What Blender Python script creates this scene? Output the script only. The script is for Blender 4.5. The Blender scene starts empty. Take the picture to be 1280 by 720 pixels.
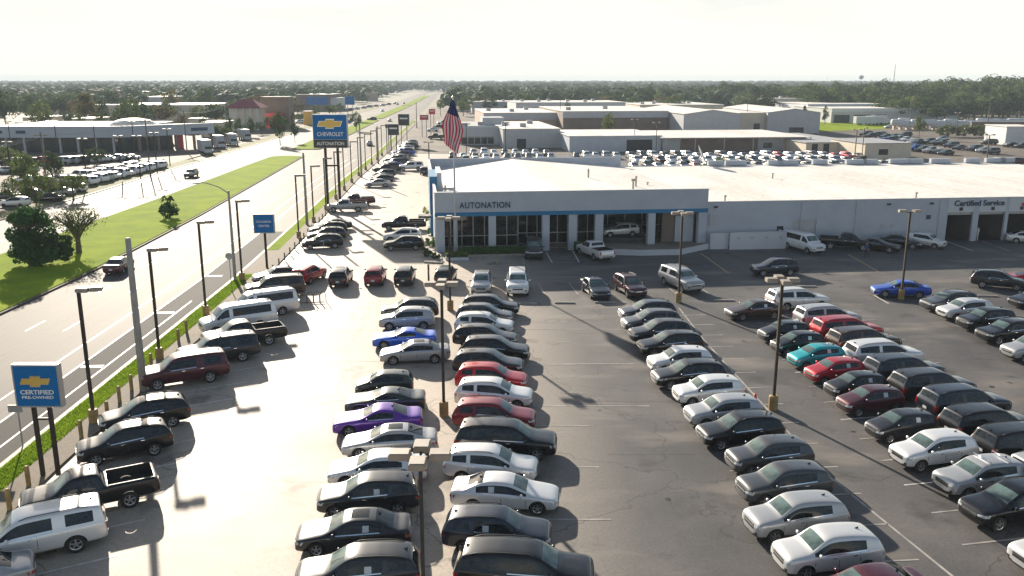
import bpy, bmesh, math, random
from mathutils import Vector, Matrix
from mathutils.bvhtree import BVHTree
R = math.radians
rnd = random.Random(11)
scn = bpy.context.scene
COL = scn.collection

# ------------------------------------------------------------------ camera, sky, sun, exposure
CAM_H, FOC = 19.0, 1080.0
PITCH = math.atan(260 / 1080)
cam_d = bpy.data.cameras.new("camera"); cam = bpy.data.objects.new("camera", cam_d); COL.objects.link(cam)
cam_d.sensor_width = 36; cam_d.lens = 36 * FOC / 1280; cam_d.clip_end = 20000; cam_d.clip_start = .3
cam.location = (0, 0, CAM_H); cam.rotation_euler = (math.pi / 2 - PITCH, 0, 0)
scn.camera = cam
SUN_AZ, SUN_EL = -23.5, 18.7          # azimuth from +Y (negative is left), elevation
world = bpy.data.worlds.new("World"); scn.world = world; world.use_nodes = True
wn = world.node_tree; wn.nodes.clear()
sky = wn.nodes.new("ShaderNodeTexSky"); sky.sky_type = 'NISHITA'; sky.sun_disc = False
sky.sun_elevation = R(SUN_EL); sky.sun_rotation = R(SUN_AZ); sky.air_density = 1.0; sky.dust_density = 1.0; sky.ozone_density = 1.0
bg = wn.nodes.new("ShaderNodeBackground"); bg.inputs[1].default_value = .05
wo = wn.nodes.new("ShaderNodeOutputWorld")
# pale haze over the horizon and faint clouds, the same all the way round
def W(k, **kw):
    n = wn.nodes.new(k)
    for a, v in kw.items():
        if a.startswith('i'): n.inputs[int(a[1:])].default_value = v
        else: setattr(n, a, v)
    return n
wl = wn.links.new
tc = W("ShaderNodeTexCoord"); sx = W("ShaderNodeSeparateXYZ"); wl(tc.outputs['Generated'], sx.inputs[0])
hz = W("ShaderNodeMapRange", i1=.07, i2=.2, i3=1.0, i4=0.0); hz.interpolation_type = 'SMOOTHSTEP'; wl(sx.outputs[2], hz.inputs[0])
mh = W("ShaderNodeMix", data_type='RGBA'); mh.inputs[7].default_value = (11.2, 10.9, 9.3, 1)
wl(hz.outputs[0], mh.inputs[0]); wl(sky.outputs[0], mh.inputs[6])
mp = W("ShaderNodeMapping"); mp.inputs['Scale'].default_value = (2.6, 2.6, 16); mp.inputs['Location'].default_value = (3.1, .4, .2)
nz = W("ShaderNodeTexNoise", i2=1.7, i3=7.0); wl(tc.outputs['Generated'], mp.inputs[0]); wl(mp.outputs[0], nz.inputs[0])
cr = W("ShaderNodeMapRange", i1=.52, i2=.63, i3=0.0, i4=.5); wl(nz.outputs[0], cr.inputs[0])
ch = W("ShaderNodeMapRange", i1=.035, i2=.075); wl(sx.outputs[2], ch.inputs[0])
cm = W("ShaderNodeMath", operation='MULTIPLY'); wl(cr.outputs[0], cm.inputs[0]); wl(ch.outputs[0], cm.inputs[1])
mx = W("ShaderNodeMix", data_type='RGBA'); mx.inputs[7].default_value = (7.2, 7.7, 8.0, 1)
wl(cm.outputs[0], mx.inputs[0]); wl(mh.outputs[2], mx.inputs[6]); wl(mx.outputs[2], bg.inputs[0])
wl(bg.outputs[0], wo.inputs[0])
sun_d = bpy.data.lights.new("sun", 'SUN'); sun = bpy.data.objects.new("sun", sun_d); COL.objects.link(sun)
sun_d.energy = 5.0; sun_d.angle = R(.6); sun_d.color = (1, .89, .74)
_sv = Vector((math.sin(R(SUN_AZ)) * math.cos(R(SUN_EL)), math.cos(R(SUN_AZ)) * math.cos(R(SUN_EL)), math.sin(R(SUN_EL))))
sun.rotation_euler = _sv.to_track_quat('Z', 'Y').to_euler(); sun.location = _sv * 100 + Vector((0, 0, 50))
scn.view_settings.view_transform = 'Standard'; scn.view_settings.look = 'None'; scn.view_settings.gamma = 1
scn.view_settings.exposure = 1.08
scn.cycles.max_bounces = 5; scn.cycles.transparent_max_bounces = 6; scn.cycles.volume_bounces = 0

# ------------------------------------------------------------------ helpers
_c, _s = math.cos(PITCH), math.sin(PITCH)
def at(px, py, z=0.0):
    """ground (or height z) point under a measured position of the photograph"""
    v = (py - 360) / FOC; zz = (CAM_H - z) / (v * _c + _s)
    return ((px - 640) / FOC * zz, zz * (_c - v * _s))
def tag(o, label=None, cat=None, group=None, kind=None):
    if label: o['label'] = label
    if cat: o['category'] = cat
    if group: o['group'] = group
    if kind: o['kind'] = kind
    return o
def new(name, data, parent=None, loc=(0, 0, 0), rz=0.0):
    o = bpy.data.objects.new(name, data); COL.objects.link(o); o.location = loc
    if rz: o.rotation_euler = (0, 0, rz)
    if parent: o.parent = parent
    return o
def empty(name, x, y, z=0, rz=0): 
    o = new(name, None, None, (x, y, z), rz); o.empty_display_size = .3; return o
def copy_tree(o, parent=None):
    c = o.copy(); COL.objects.link(c)
    if parent: c.parent = parent
    for ch in o.children: copy_tree(ch, c)
    return c

class MB:
    def __init__(s): s.v = []; s.f = []; s.m = []
    def face(s, pts, m=0):
        n = len(s.v); s.v += [tuple(p) for p in pts]; s.f.append(tuple(range(n, n + len(pts)))); s.m.append(m)
    def box(s, c, d, rz=0, m=0, rot=None):
        hx, hy, hz = d[0] / 2, d[1] / 2, d[2] / 2; n = len(s.v); ca, sa = math.cos(rz), math.sin(rz)
        for k in range(8):
            p = Vector(((-hx, hx)[k & 1], (-hy, hy)[k >> 1 & 1], (-hz, hz)[k >> 2 & 1]))
            if rot: p = rot @ p
            s.v.append((c[0] + p.x * ca - p.y * sa, c[1] + p.x * sa + p.y * ca, c[2] + p.z))
        for q in ((0, 2, 3, 1), (4, 5, 7, 6), (0, 1, 5, 4), (2, 6, 7, 3), (0, 4, 6, 2), (1, 3, 7, 5)):
            s.f.append(tuple(n + i for i in q)); s.m.append(m)
        return s
    def tube(s, pts, rad, n=8, m=0, cap=True):
        pts = [Vector(p) for p in pts]
        if not hasattr(rad, '__len__'): rad = [rad] * len(pts)
        b = len(s.v); up = None
        for i, p in enumerate(pts):
            d = (pts[min(i + 1, len(pts) - 1)] - pts[max(i - 1, 0)]).normalized()
            a = d.cross(Vector((0, 0, 1)) if abs(d.z) < .9 else Vector((0, 1, 0))).normalized(); e = d.cross(a)
            for k in range(n):
                t = 2 * math.pi * k / n; q = p + (a * math.cos(t) + e * math.sin(t)) * rad[i]; s.v.append(tuple(q))
        for i in range(len(pts) - 1):
            for k in range(n):
                s.f.append((b + i * n + k, b + (i + 1) * n + k, b + (i + 1) * n + (k + 1) % n, b + i * n + (k + 1) % n)); s.m.append(m)
        if cap:
            s.f.append(tuple(b + k for k in range(n))); s.m.append(m)
            s.f.append(tuple(b + (len(pts) - 1) * n + k for k in reversed(range(n)))); s.m.append(m)
        return s
    def prism(s, poly, z0, z1, m=0):
        n = len(poly); b = len(s.v)
        s.v += [(p[0], p[1], z0) for p in poly] + [(p[0], p[1], z1) for p in poly]
        for i in range(n):
            j = (i + 1) % n; s.f.append((b + i, b + j, b + n + j, b + n + i)); s.m.append(m)
        s.f.append(tuple(b + n + i for i in range(n))); s.m.append(m); s.f.append(tuple(b + i for i in reversed(range(n)))); s.m.append(m)
        return s
    def mesh(s, name, mats, smooth=False):
        me = bpy.data.meshes.new(name); me.from_pydata(s.v, [], s.f)
        for mt in (mats if isinstance(mats, (list, tuple)) else [mats]): me.materials.append(mt)
        me.polygons.foreach_set('material_index', s.m)
        if smooth: me.polygons.foreach_set('use_smooth', [True] * len(s.f))
        me.update(); return me
    def build(s, name, mats, parent=None, loc=(0, 0, 0), rz=0.0, smooth=False):
        return new(name, s.mesh(name, mats, smooth), parent, loc, rz)

def mat(name, col, rough=.6, metal=0, noise=None, bump=0, scale=1.0, coat=0, spec=None, emit=None, obj=True, alpha=None):
    """principled material; noise = (scale, amount) multiplies the colour by a fractal noise"""
    m = bpy.data.materials.new(name); m.use_nodes = True; t = m.node_tree; b = t.nodes['Principled BSDF']
    b.inputs['Base Color'].default_value = (*col, 1); b.inputs['Roughness'].default_value = rough; b.inputs['Metallic'].default_value = metal
    b.inputs['Coat Weight'].default_value = coat; b.inputs['Coat Roughness'].default_value = .06
    if spec is not None: b.inputs['Specular IOR Level'].default_value = spec
    if noise or bump:
        g = t.nodes.new("ShaderNodeTexCoord"); n = t.nodes.new("ShaderNodeTexNoise"); n.inputs['Detail'].default_value = 6
        n.inputs['Scale'].default_value = noise[0] if noise else scale; t.links.new(g.outputs['Object'], n.inputs[0])
        if noise:
            r = t.nodes.new("ShaderNodeMapRange"); r.inputs[1].default_value = .25; r.inputs[2].default_value = .75
            r.inputs[3].default_value = 1 - noise[1]; r.inputs[4].default_value = 1 + noise[1]
            x = t.nodes.new("ShaderNodeMix"); x.data_type = 'RGBA'; x.blend_type = 'MULTIPLY'; x.inputs[0].default_value = 1
            x.inputs[6].default_value = (*col, 1); t.links.new(n.outputs[0], r.inputs[0])
            t.links.new(r.outputs[0], x.inputs[7]); t.links.new(x.outputs[2], b.inputs['Base Color'])
        if bump:
            u = t.nodes.new("ShaderNodeBump"); u.inputs['Strength'].default_value = bump; u.inputs['Distance'].default_value = .05
            t.links.new(n.outputs[0], u.inputs['Height']); t.links.new(u.outputs[0], b.inputs['Normal'])
    return m

def N(t, k, **kw):
    n = t.nodes.new(k)
    for a, v in kw.items():
        if a.startswith('i'): n.inputs[int(a[1:])].default_value = v
        else: setattr(n, a, v)
    return n

# ------------------------------------------------------------------ ground materials
def ground_mat(name, c1, c2, c3=None, rough=(.5, .75), streak=(1, 1), big=.05, fine=6., crack=.0, stain=0, bump=.25, grad=None, spec=.5):
    m = bpy.data.materials.new(name); m.use_nodes = True; t = m.node_tree; L = t.links.new; b = t.nodes['Principled BSDF']
    g = N(t, "ShaderNodeTexCoord"); mpp = N(t, "ShaderNodeMapping"); mpp.inputs['Scale'].default_value = (streak[0], streak[1], 1)
    L(g.outputs['Object'], mpp.inputs[0])
    n1 = N(t, "ShaderNodeTexNoise"); n1.inputs['Scale'].default_value = big; n1.inputs['Detail'].default_value = 8; n1.inputs['Roughness'].default_value = .62
    n2 = N(t, "ShaderNodeTexNoise"); n2.inputs['Scale'].default_value = fine; n2.inputs['Detail'].default_value = 5; n2.inputs['Roughness'].default_value = .7
    L(mpp.outputs[0], n1.inputs[0]); L(g.outputs['Object'], n2.inputs[0])
    r = N(t, "ShaderNodeValToRGB"); r.color_ramp.elements[0].position = .36; r.color_ramp.elements[1].position = .64
    r.color_ramp.elements[0].color = (*c1, 1); r.color_ramp.elements[1].color = (*c2, 1); L(n1.outputs[0], r.inputs[0])
    out = r.outputs[0]
    if grad:   # older, paler pavement on one side, sun glare put into its colour: (x where it starts, x where it ends, colour)
        sx = N(t, "ShaderNodeSeparateXYZ"); L(g.outputs['Object'], sx.inputs[0])
        ad = N(t, "ShaderNodeMath", operation='MULTIPLY_ADD', i1=7.0); L(n1.outputs[0], ad.inputs[0]); L(sx.outputs[0], ad.inputs[2])
        mr = N(t, "ShaderNodeMapRange"); mr.inputs[1].default_value = grad[0] + 3.5; mr.inputs[2].default_value = grad[1] + 3.5; L(ad.outputs[0], mr.inputs[0])
        n3 = N(t, "ShaderNodeMix", data_type='RGBA'); L(mr.outputs[0], n3.inputs[0])
        gm = N(t, "ShaderNodeMix", data_type='RGBA', blend_type='MIX'); gm.inputs[6].default_value = (*grad[2], 1); gm.inputs[7].default_value = (*grad[3], 1); L(n1.outputs[0], gm.inputs[0])
        L(gm.outputs[2], n3.inputs[6]); L(out, n3.inputs[7]); out = n3.outputs[2]
    mr2 = N(t, "ShaderNodeMapRange"); mr2.inputs[1].default_value = .3; mr2.inputs[2].default_value = .7; mr2.inputs[3].default_value = .8; mr2.inputs[4].default_value = 1.2
    L(n2.outputs[0], mr2.inputs[0]); x = N(t, "ShaderNodeMix", data_type='RGBA', blend_type='MULTIPLY'); x.inputs[0].default_value = 1
    L(out, x.inputs[6]); L(mr2.outputs[0], x.inputs[7]); out = x.outputs[2]
    if stain:
        n4 = N(t, "ShaderNodeTexNoise"); n4.inputs['Scale'].default_value = .35; n4.inputs['Detail'].default_value = 4; L(g.outputs['Object'], n4.inputs[0])
        q = N(t, "ShaderNodeMapRange"); q.inputs[1].default_value = .60; q.inputs[2].default_value = .72; q.inputs[3].default_value = 0; q.inputs[4].default_value = stain
        L(n4.outputs[0], q.inputs[0]); y = N(t, "ShaderNodeMix", data_type='RGBA'); L(q.outputs[0], y.inputs[0]); L(out, y.inputs[6]); y.inputs[7].default_value = (.025, .022, .02, 1); out = y.outputs[2]
        n5 = N(t, "ShaderNodeTexNoise"); n5.inputs['Scale'].default_value = .12; n5.inputs['Detail'].default_value = 7; mq = N(t, "ShaderNodeMapping"); mq.inputs['Location'].default_value = (31, 7, 0); mq.inputs['Scale'].default_value = (1, 2.6, 1)
        L(g.outputs['Object'], mq.inputs[0]); L(mq.outputs[0], n5.inputs[0]); q2 = N(t, "ShaderNodeMapRange"); q2.inputs[1].default_value = .55; q2.inputs[2].default_value = .75; q2.inputs[4].default_value = .8
        L(n5.outputs[0], q2.inputs[0]); y2 = N(t, "ShaderNodeMix", data_type='RGBA'); L(q2.outputs[0], y2.inputs[0]); L(out, y2.inputs[6]); y2.inputs[7].default_value = (.27, .235, .2, 1); out = y2.outputs[2]
    if crack:
        dn = N(t, "ShaderNodeTexNoise"); dn.inputs['Scale'].default_value = .5; dn.inputs['Detail'].default_value = 5; L(g.outputs['Object'], dn.inputs[0])
        ma = N(t, "ShaderNodeMix", data_type='VECTOR'); ma.inputs[0].default_value = .16; 
        sc = N(t, "ShaderNodeVectorMath", operation='SCALE'); sc.inputs[3].default_value = 14; L(dn.outputs[1], sc.inputs[0])
        L(g.outputs['Object'], ma.inputs[4]); L(sc.outputs[0], ma.inputs[5])
        vo = N(t, "ShaderNodeTexVoronoi", feature='DISTANCE_TO_EDGE'); vo.inputs['Scale'].default_value = .11; L(ma.outputs[1], vo.inputs[0])
        cq = N(t, "ShaderNodeMapRange"); cq.inputs[1].default_value = 0; cq.inputs[2].default_value = .006; cq.inputs[3].default_value = crack; cq.inputs[4].default_value = 0; L(vo.outputs[0], cq.inputs[0])
        z = N(t, "ShaderNodeMix", data_type='RGBA'); L(cq.outputs[0], z.inputs[0]); L(out, z.inputs[6]); z.inputs[7].default_value = (.03, .028, .025, 1); out = z.outputs[2]
    L(out, b.inputs['Base Color'])
    rr = N(t, "ShaderNodeMapRange"); rr.inputs[3].default_value = rough[0]; rr.inputs[4].default_value = rough[1]; L(n1.outputs[0], rr.inputs[0]); L(rr.outputs[0], b.inputs['Roughness'])
    b.inputs['Specular IOR Level'].default_value = spec
    bu = N(t, "ShaderNodeBump"); bu.inputs['Strength'].default_value = bump; bu.inputs['Distance'].default_value = .03; L(n2.outputs[0], bu.inputs['Height']); L(bu.outputs[0], b.inputs['Normal'])
    return m

M = {}
M['terrain'] = ground_mat('terrain', (.07, .085, .035), (.20, .17, .12), rough=(.8, .9), big=.02, fine=.3)
M['lot'] = ground_mat('lot', (.066, .065, .068), (.135, .127, .12), rough=(.55, .72), big=.09, fine=7, crack=.6, stain=.6, grad=(-3.5, 5.5, (.50, .43, .35), (.36, .305, .25)), spec=.35)
M['lot2'] = ground_mat('lot2', (.13, .115, .1), (.22, .19, .16), rough=(.75, .9), big=.05, fine=5, crack=.4, stain=.5, spec=.12)
M['road'] = ground_mat('road', (.055, .052, .05), (.19, .17, .15), rough=(.66, .8), big=.6, fine=9, streak=(1, .02), spec=.14)
M['road_edge'] = ground_mat('road_edge', (.065, .062, .06), (.10, .095, .09), rough=(.8, .9), big=.4, fine=9, streak=(1, .06), spec=.1)
M['walk'] = ground_mat('walk', (.19, .165, .13), (.28, .24, .19), rough=(.75, .9), big=.2, fine=6, crack=.3, spec=.1)
M['grass'] = ground_mat('grass', (.19, .28, .014), (.30, .39, .022), rough=(.9, 1), big=.22, fine=5, bump=1.0, spec=.03)
M['drygrass'] = ground_mat('drygrass', (.10, .13, .035), (.22, .2, .09), rough=(.85, .95), big=.25, fine=4, bump=1.0, spec=.2)
M['kerb'] = mat('kerb', (.36, .32, .27), .7, noise=(1.5, .25), bump=.2)
M['kerb_shaded'] = mat('kerb_shaded', (.13, .115, .095), .8, noise=(1.2, .35), bump=.3, spec=.1)  # median kerb: the shade of its shadow side is put into the colour
M['white_line'] = mat('white_line', (.66, .63, .58), .6, noise=(2.2, .3))
M['worn_line'] = mat('worn_line', (.36, .34, .31), .6, noise=(1.3, .5))
M['yellow_line'] = mat('yellow_line', (.5, .36, .14), .6, noise=(2.0, .35))
M['concrete'] = mat('concrete', (.42, .39, .34), .75, noise=(2, .2), bump=.3)
M['wall_white'] = mat('wall_white', (.58, .6, .63), .6, noise=(.6, .06), bump=.05)
M['wall_pale'] = ground_mat('wall_pale', (.48, .52, .57), (.56, .595, .64), rough=(.6, .7), big=.35, fine=.9, streak=(1, 1), bump=.05, spec=.3)
M['wall_grey'] = mat('wall_grey', (.46, .47, .49), .6, noise=(.5, .08))
M['wall_pale'] = mat('wall_pale', (.46, .5, .56), .6, noise=(.5, .08))
M['wall_tan'] = mat('wall_tan', (.46, .36, .28), .7, noise=(.4, .12))
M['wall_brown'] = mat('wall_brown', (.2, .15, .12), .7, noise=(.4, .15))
M['wall_cream'] = mat('wall_cream', (.66, .58, .46), .65, noise=(.4, .1))
M['roof_white'] = ground_mat('roof_white', (.74, .7, .64), (.86, .83, .78), rough=(.6, .75), big=.16, fine=1.5, streak=(1, .35), bump=.1, spec=.25)
M['roof_grey'] = mat('roof_grey', (.4, .4, .41), .55, noise=(.3, .12))
M['roof_red'] = mat('roof_red', (.26, .02, .045), .6, noise=(.6, .15))
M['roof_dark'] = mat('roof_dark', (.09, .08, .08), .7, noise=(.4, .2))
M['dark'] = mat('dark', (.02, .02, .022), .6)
M['black'] = mat('black_plastic', (.025, .025, .026), .55)
M['blue'] = mat('sign_blue', (.001, .15, .44), .5, spec=.2)
M['stripe_blue'] = mat('stripe_blue', (.003, .17, .36), .45)
M['letter_blue'] = mat('letter_blue', (.01, .06, .12), .5)
M['sign_black'] = mat('sign_black', (.03, .03, .035), .4)
M['gold'] = mat('gold', (.75, .5, .12), .35, metal=.3)
M['letter_white'] = mat('letter_white', (.82, .82, .8), .5)
M['sign_red'] = mat('sign_red', (.5, .03, .04), .5)
M['sign_back'] = mat('sign_edge', (.42, .42, .44), .4, metal=.5)
M['pole_brown'] = mat('pole_brown', (.045, .033, .026), .6, noise=(3, .2), spec=.3)
M['pole_grey'] = mat('pole_grey', (.34, .33, .31), .7, noise=(2, .2))
M['lamp_head'] = mat('lamp_head', (.34, .29, .24), .55, noise=(3, .15))
M['galv'] = mat('galvanised', (.42, .42, .42), .45, metal=.6, noise=(5, .2))
M['base_yellow'] = mat('base_yellow', (.38, .26, .1), .7, noise=(2.5, .35))
M['flag_red'] = mat('flag_red', (.6, .015, .06), .8)
M['flag_white'] = mat('flag_white', (.8, .78, .78), .8)
M['flag_blue'] = mat('flag_blue', (.03, .04, .14), .8)
M['orange'] = mat('cone_orange', (.65, .09, .03), .6)
M['wood'] = mat('wood_pole', (.16, .13, .1), .8, noise=(3, .3))
M['bark'] = mat('bark', (.13, .10, .075), .9, noise=(4, .3), bump=.5)
M['tyre'] = mat('tyre', (.018, .018, .018), .8)
M['rim'] = mat('rim', (.5, .5, .52), .3, metal=.8)
M['chrome'] = mat('chrome', (.75, .75, .77), .15, metal=1)
M['head_lens'] = mat('head_lens', (.5, .53, .55), .08, coat=1)
M['tail_lens'] = mat('tail_lens', (.34, .008, .012), .15, coat=1)
M['paper'] = mat('paper', (.62, .66, .68), .6)
M['glass'] = mat('car_glass', (.012, .017, .02), .04, spec=.5, noise=(3.5, .95))
M['windshield'] = mat('windshield', (.10, .15, .145), .05, spec=.6, noise=(1.6, .75))
M['window'] = mat('window_dark', (.02, .032, .036), .06, spec=.8)
M['skin'] = mat('skin', (.35, .2, .14), .6)
M['cloth_blue'] = mat('cloth_blue', (.03, .09, .2), .8)
M['cloth_dark'] = mat('cloth_dark', (.025, .03, .045), .8)
M['cloth_pale'] = mat('cloth_pale', (.5, .5, .48), .8)
M['hair'] = mat('hair', (.03, .02, .015), .8)
# car paint: colour comes from each object
def paint_mat():
    m = bpy.data.materials.new('car_paint'); m.use_nodes = True; t = m.node_tree; b = t.nodes['Principled BSDF']
    oi = N(t, "ShaderNodeObjectInfo"); t.links.new(oi.outputs['Color'], b.inputs['Base Color'])
    b.inputs['Metallic'].default_value = .35; b.inputs['Roughness'].default_value = .33; b.inputs['Specular IOR Level'].default_value = .25; b.inputs['Coat Weight'].default_value = 1; b.inputs['Coat Roughness'].default_value = .07
    return m
M['paint'] = paint_mat()
def foliage_mat(name, c1, c2, trans=.4):
    m = bpy.data.materials.new(name); m.use_nodes = True; t = m.node_tree; b = t.nodes['Principled BSDF']; L = t.links.new
    g = N(t, "ShaderNodeTexCoord"); oi = N(t, "ShaderNodeObjectInfo"); n = N(t, "ShaderNodeTexNoise"); n.inputs['Scale'].default_value = .35; n.inputs['Detail'].default_value = 5
    L(g.outputs['Object'], n.inputs[0]); ad = N(t, "ShaderNodeMath", operation='MULTIPLY_ADD', i1=.45); L(oi.outputs['Random'], ad.inputs[0]); L(n.outputs[0], ad.inputs[2])
    r = N(t, "ShaderNodeValToRGB"); r.color_ramp.elements[0].position = .4; r.color_ramp.elements[1].position = 1.0
    r.color_ramp.elements[0].color = (*c1, 1); r.color_ramp.elements[1].color = (*c2, 1); L(ad.outputs[0], r.inputs[0]); L(r.outputs[0], b.inputs['Base Color'])
    b.inputs['Roughness'].default_value = .75; b.inputs['Specular IOR Level'].default_value = .25
    tr = N(t, "ShaderNodeBsdfTranslucent"); L(r.outputs[0], tr.inputs[0]); ms = N(t, "ShaderNodeMixShader"); ms.inputs[0].default_value = trans
    o = t.nodes['Material Output']; L(b.outputs[0], ms.inputs[1]); L(tr.outputs[0], ms.inputs[2]); L(ms.outputs[0], o.inputs[0])
    return m
M['leaf_dark'] = foliage_mat('leaf_dark', (.028, .055, .014), (.07, .105, .028))
M['leaf_mid'] = foliage_mat('leaf_mid', (.055, .085, .02), (.13, .165, .045))
M['leaf_warm'] = foliage_mat('leaf_warm', (.085, .075, .028), (.15, .115, .04))
M['leaf_ivy'] = foliage_mat('leaf_ivy', (.03, .095, .02), (.08, .18, .035), .35)
M['leaf_lime'] = foliage_mat('leaf_lime', (.09, .14, .03), (.2, .24, .06))
M['blade'] = foliage_mat('grass_blade', (.14, .24, .015), (.28, .38, .03), .45)
def glass_pane_mat():
    m = bpy.data.materials.new('clear_pane'); m.use_nodes = True; t = m.node_tree; t.nodes.clear(); L = t.links.new
    o = N(t, "ShaderNodeOutputMaterial"); tr = N(t, "ShaderNodeBsdfTransparent"); tr.inputs[0].default_value = (.45, .5, .5, 1)
    g = N(t, "ShaderNodeBsdfGlossy"); g.inputs['Roughness'].default_value = .02; f = N(t, "ShaderNodeFresnel"); f.inputs[0].default_value = 1.7
    ms = N(t, "ShaderNodeMixShader"); L(f.outputs[0], ms.inputs[0]); L(tr.outputs[0], ms.inputs[1]); L(g.outputs[0], ms.inputs[2]); L(ms.outputs[0], o.inputs[0]); return m
M['pane'] = glass_pane_mat()

# ------------------------------------------------------------------ the setting: terrain, roads, lots
def sheet(name, poly, z, m, label=None):
    mb = MB(); mb.face([(p[0], p[1], z) for p in poly]); o = mb.build(name, m); o['kind'] = 'structure'
    if label: o['label'] = label
    return o
def interp(tab, y):
    if y <= tab[0][0]: return tab[0][1]
    for (a, u), (b, v) in zip(tab, tab[1:]):
        if y <= b: return u + (v - u) * (y - a) / (b - a)
    return tab[-1][1] + (tab[-1][1] - tab[-2][1]) * (y - tab[-1][0]) / (tab[-1][0] - tab[-2][0])
RE = [(-40, -25.2), (20, -25.3), (40, -25.9), (83, -27.4), (125, -30.2), (170, -33.4), (230, -36.2), (290, -40), (400, -46.5), (650, -62), (1200, -100), (3000, -190)]
M1 = [(-40, -42.6), (69, -42.5), (86, -42.6), (123, -44.8), (217, -52.6), (250, -54), (322, -58), (430, -64.5), (650, -75), (1200, -108), (3000, -198)]
M2 = [(-40, -57), (94, -57), (140, -58), (200, -60.5), (245, -62), (300, -66), (390, -69), (430, -71), (650, -83), (1200, -115), (3000, -206)]
LE = [(-40, -70.5), (100, -70.8), (147, -71.8), (180, -74), (224, -75.5), (300, -79), (400, -84), (650, -96), (1200, -128), (3000, -222)]
_ys = list(range(-40, 300, 10)) + list(range(300, 700, 25)) + list(range(700, 3001, 100))
def band(name, fl, fr, y0, y1, z, m, kind='structure', thick=0):
    ys = [y0] + [y for y in _ys if y0 < y < y1] + [y1]; mb = MB()
    for a, b in zip(ys, ys[1:]):
        mb.face([(fl(a), a, z), (fr(a), a, z), (fr(b), b, z), (fl(b), b, z)])
        if thick:
            mb.face([(fl(a), a, z - thick), (fl(a), a, z), (fl(b), b, z), (fl(b), b, z - thick)]); mb.face([(fr(a), a, z), (fr(a), a, z - thick), (fr(b), b, z - thick), (fr(b), b, z)])
    o = mb.build(name, m)
    if kind: o['kind'] = kind
    return o
re, m1, m2, le = (lambda y: interp(RE, y)), (lambda y: interp(M1, y)), (lambda y: interp(M2, y)), (lambda y: interp(LE, y))
mb = MB(); S_ = 9000; g_ = 24
for i in range(g_):
    for j in range(g_):
        x0, x1 = -S_ + 2 * S_ * i / g_, -S_ + 2 * S_ * (i + 1) / g_; y0, y1 = -300 + (S_ + 300) * j / g_, -300 + (S_ + 300) * (j + 1) / g_
        mb.face([(x0, y0, -.06), (x1, y0, -.06), (x1, y1, -.06), (x0, y1, -.06)])
o = mb.build('ground', M['terrain']); o['kind'] = 'structure'
band('road', lambda y: m1(y) + .02, re, -40, 3000, 0, M['road'])
band('road', lambda y: le(y), lambda y: m2(y) - .02, -40, 3000, 0, M['road'])
band('shoulder_lane', lambda y: re(y) - 3.1, re, -40, 110, .004, M['road_edge'])
for (a, b) in ((224, 243), (428, 440), (655, 670)):       # median crossovers
    band('road', m2, m1, a - 1, b + 1, .004, M['road'])
def median(y0, y1):
    ys = sorted(set([y0 + 12 * (1 - math.cos(k * math.pi / 24)) for k in range(13)] + [y1 - 12 * (1 - math.cos(k * math.pi / 24)) for k in range(13)] + [y0 + 12 + (y1 - y0 - 24) * k / 60 for k in range(61)])); lft, rgt = [], []
    for y in ys:
        e = min(y - y0, y1 - y); c = (m1(y) + m2(y)) / 2; h = abs(m1(y) - m2(y)) / 2; rr = min(h, 11)
        f = 1 if e > rr else math.sqrt(max(0, 1 - (1 - e / rr) ** 2)); lft.append((c - h * f, y)); rgt.append((c + h * f, y))
    poly = rgt + lft[::-1]; P = []
    for p in poly:
        if not P or (abs(P[-1][0] - p[0]) + abs(P[-1][1] - p[1])) > .01: P.append(p)
    k = MB().prism(P, -.02, .14).build('median_kerb', M['kerb_shaded']); k['kind'] = 'structure'
    cy = (y0 + y1) / 2
    Q = []
    for (x, y) in P:
        c = (m1(y) + m2(y)) / 2; d = x - c; dy = .25 if y < y0 + 1 else (-.25 if y > y1 - 1 else 0); Q.append((c + d - math.copysign(min(.3, abs(d)), d), y + dy))
    gq = MB(); gq.prism(Q, .1, .2); g = gq.build('median_grass', M['grass']); g['kind'] = 'structure'
median(-40, 223); median(244, 428); median(441, 655); median(671, 1100)
# kerbs, grass strip, pavement, far verge
band('kerb', re, lambda y: re(y) + .3, -40, 400, .13, M['kerb'], thick=.15)
sw = lambda y: re(y) + .3 + (1.35 if y > 36 else 1.6)
for y0, y1 in ((-40, 84.5), (97, 152), (158, 215), (222, 300), (310, 420)):
    band('grass_strip', lambda y: re(y) + .3, sw, y0, y1, .14, M['grass'], thick=.16)
for y0, y1 in ((84.5, 97), (152, 158), (215, 222), (300, 310)):
    band('driveway_apron', lambda y: re(y) + .3, sw, y0, y1, .12, M['walk'], thick=.14)
band('pavement', sw, lambda y: sw(y) + 1.5, -40, 400, .13, M['walk'], thick=.15)
band('kerb', lambda y: le(y) - .3, le, -40, 700, .13, M['kerb'], thick=.15)
band('verge_grass', lambda y: le(y) - 4.5, lambda y: le(y) - .3, -40, 212, .14, M['drygrass'], thick=.16)
band('verge_grass', lambda y: le(y) - 4.5, lambda y: le(y) - .3, 226, 700, .14, M['drygrass'], thick=.16)
band('pavement', lambda y: le(y) - 6.2, lambda y: le(y) - 4.5, -40, 700, .13, M['walk'], thick=.15)
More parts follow.
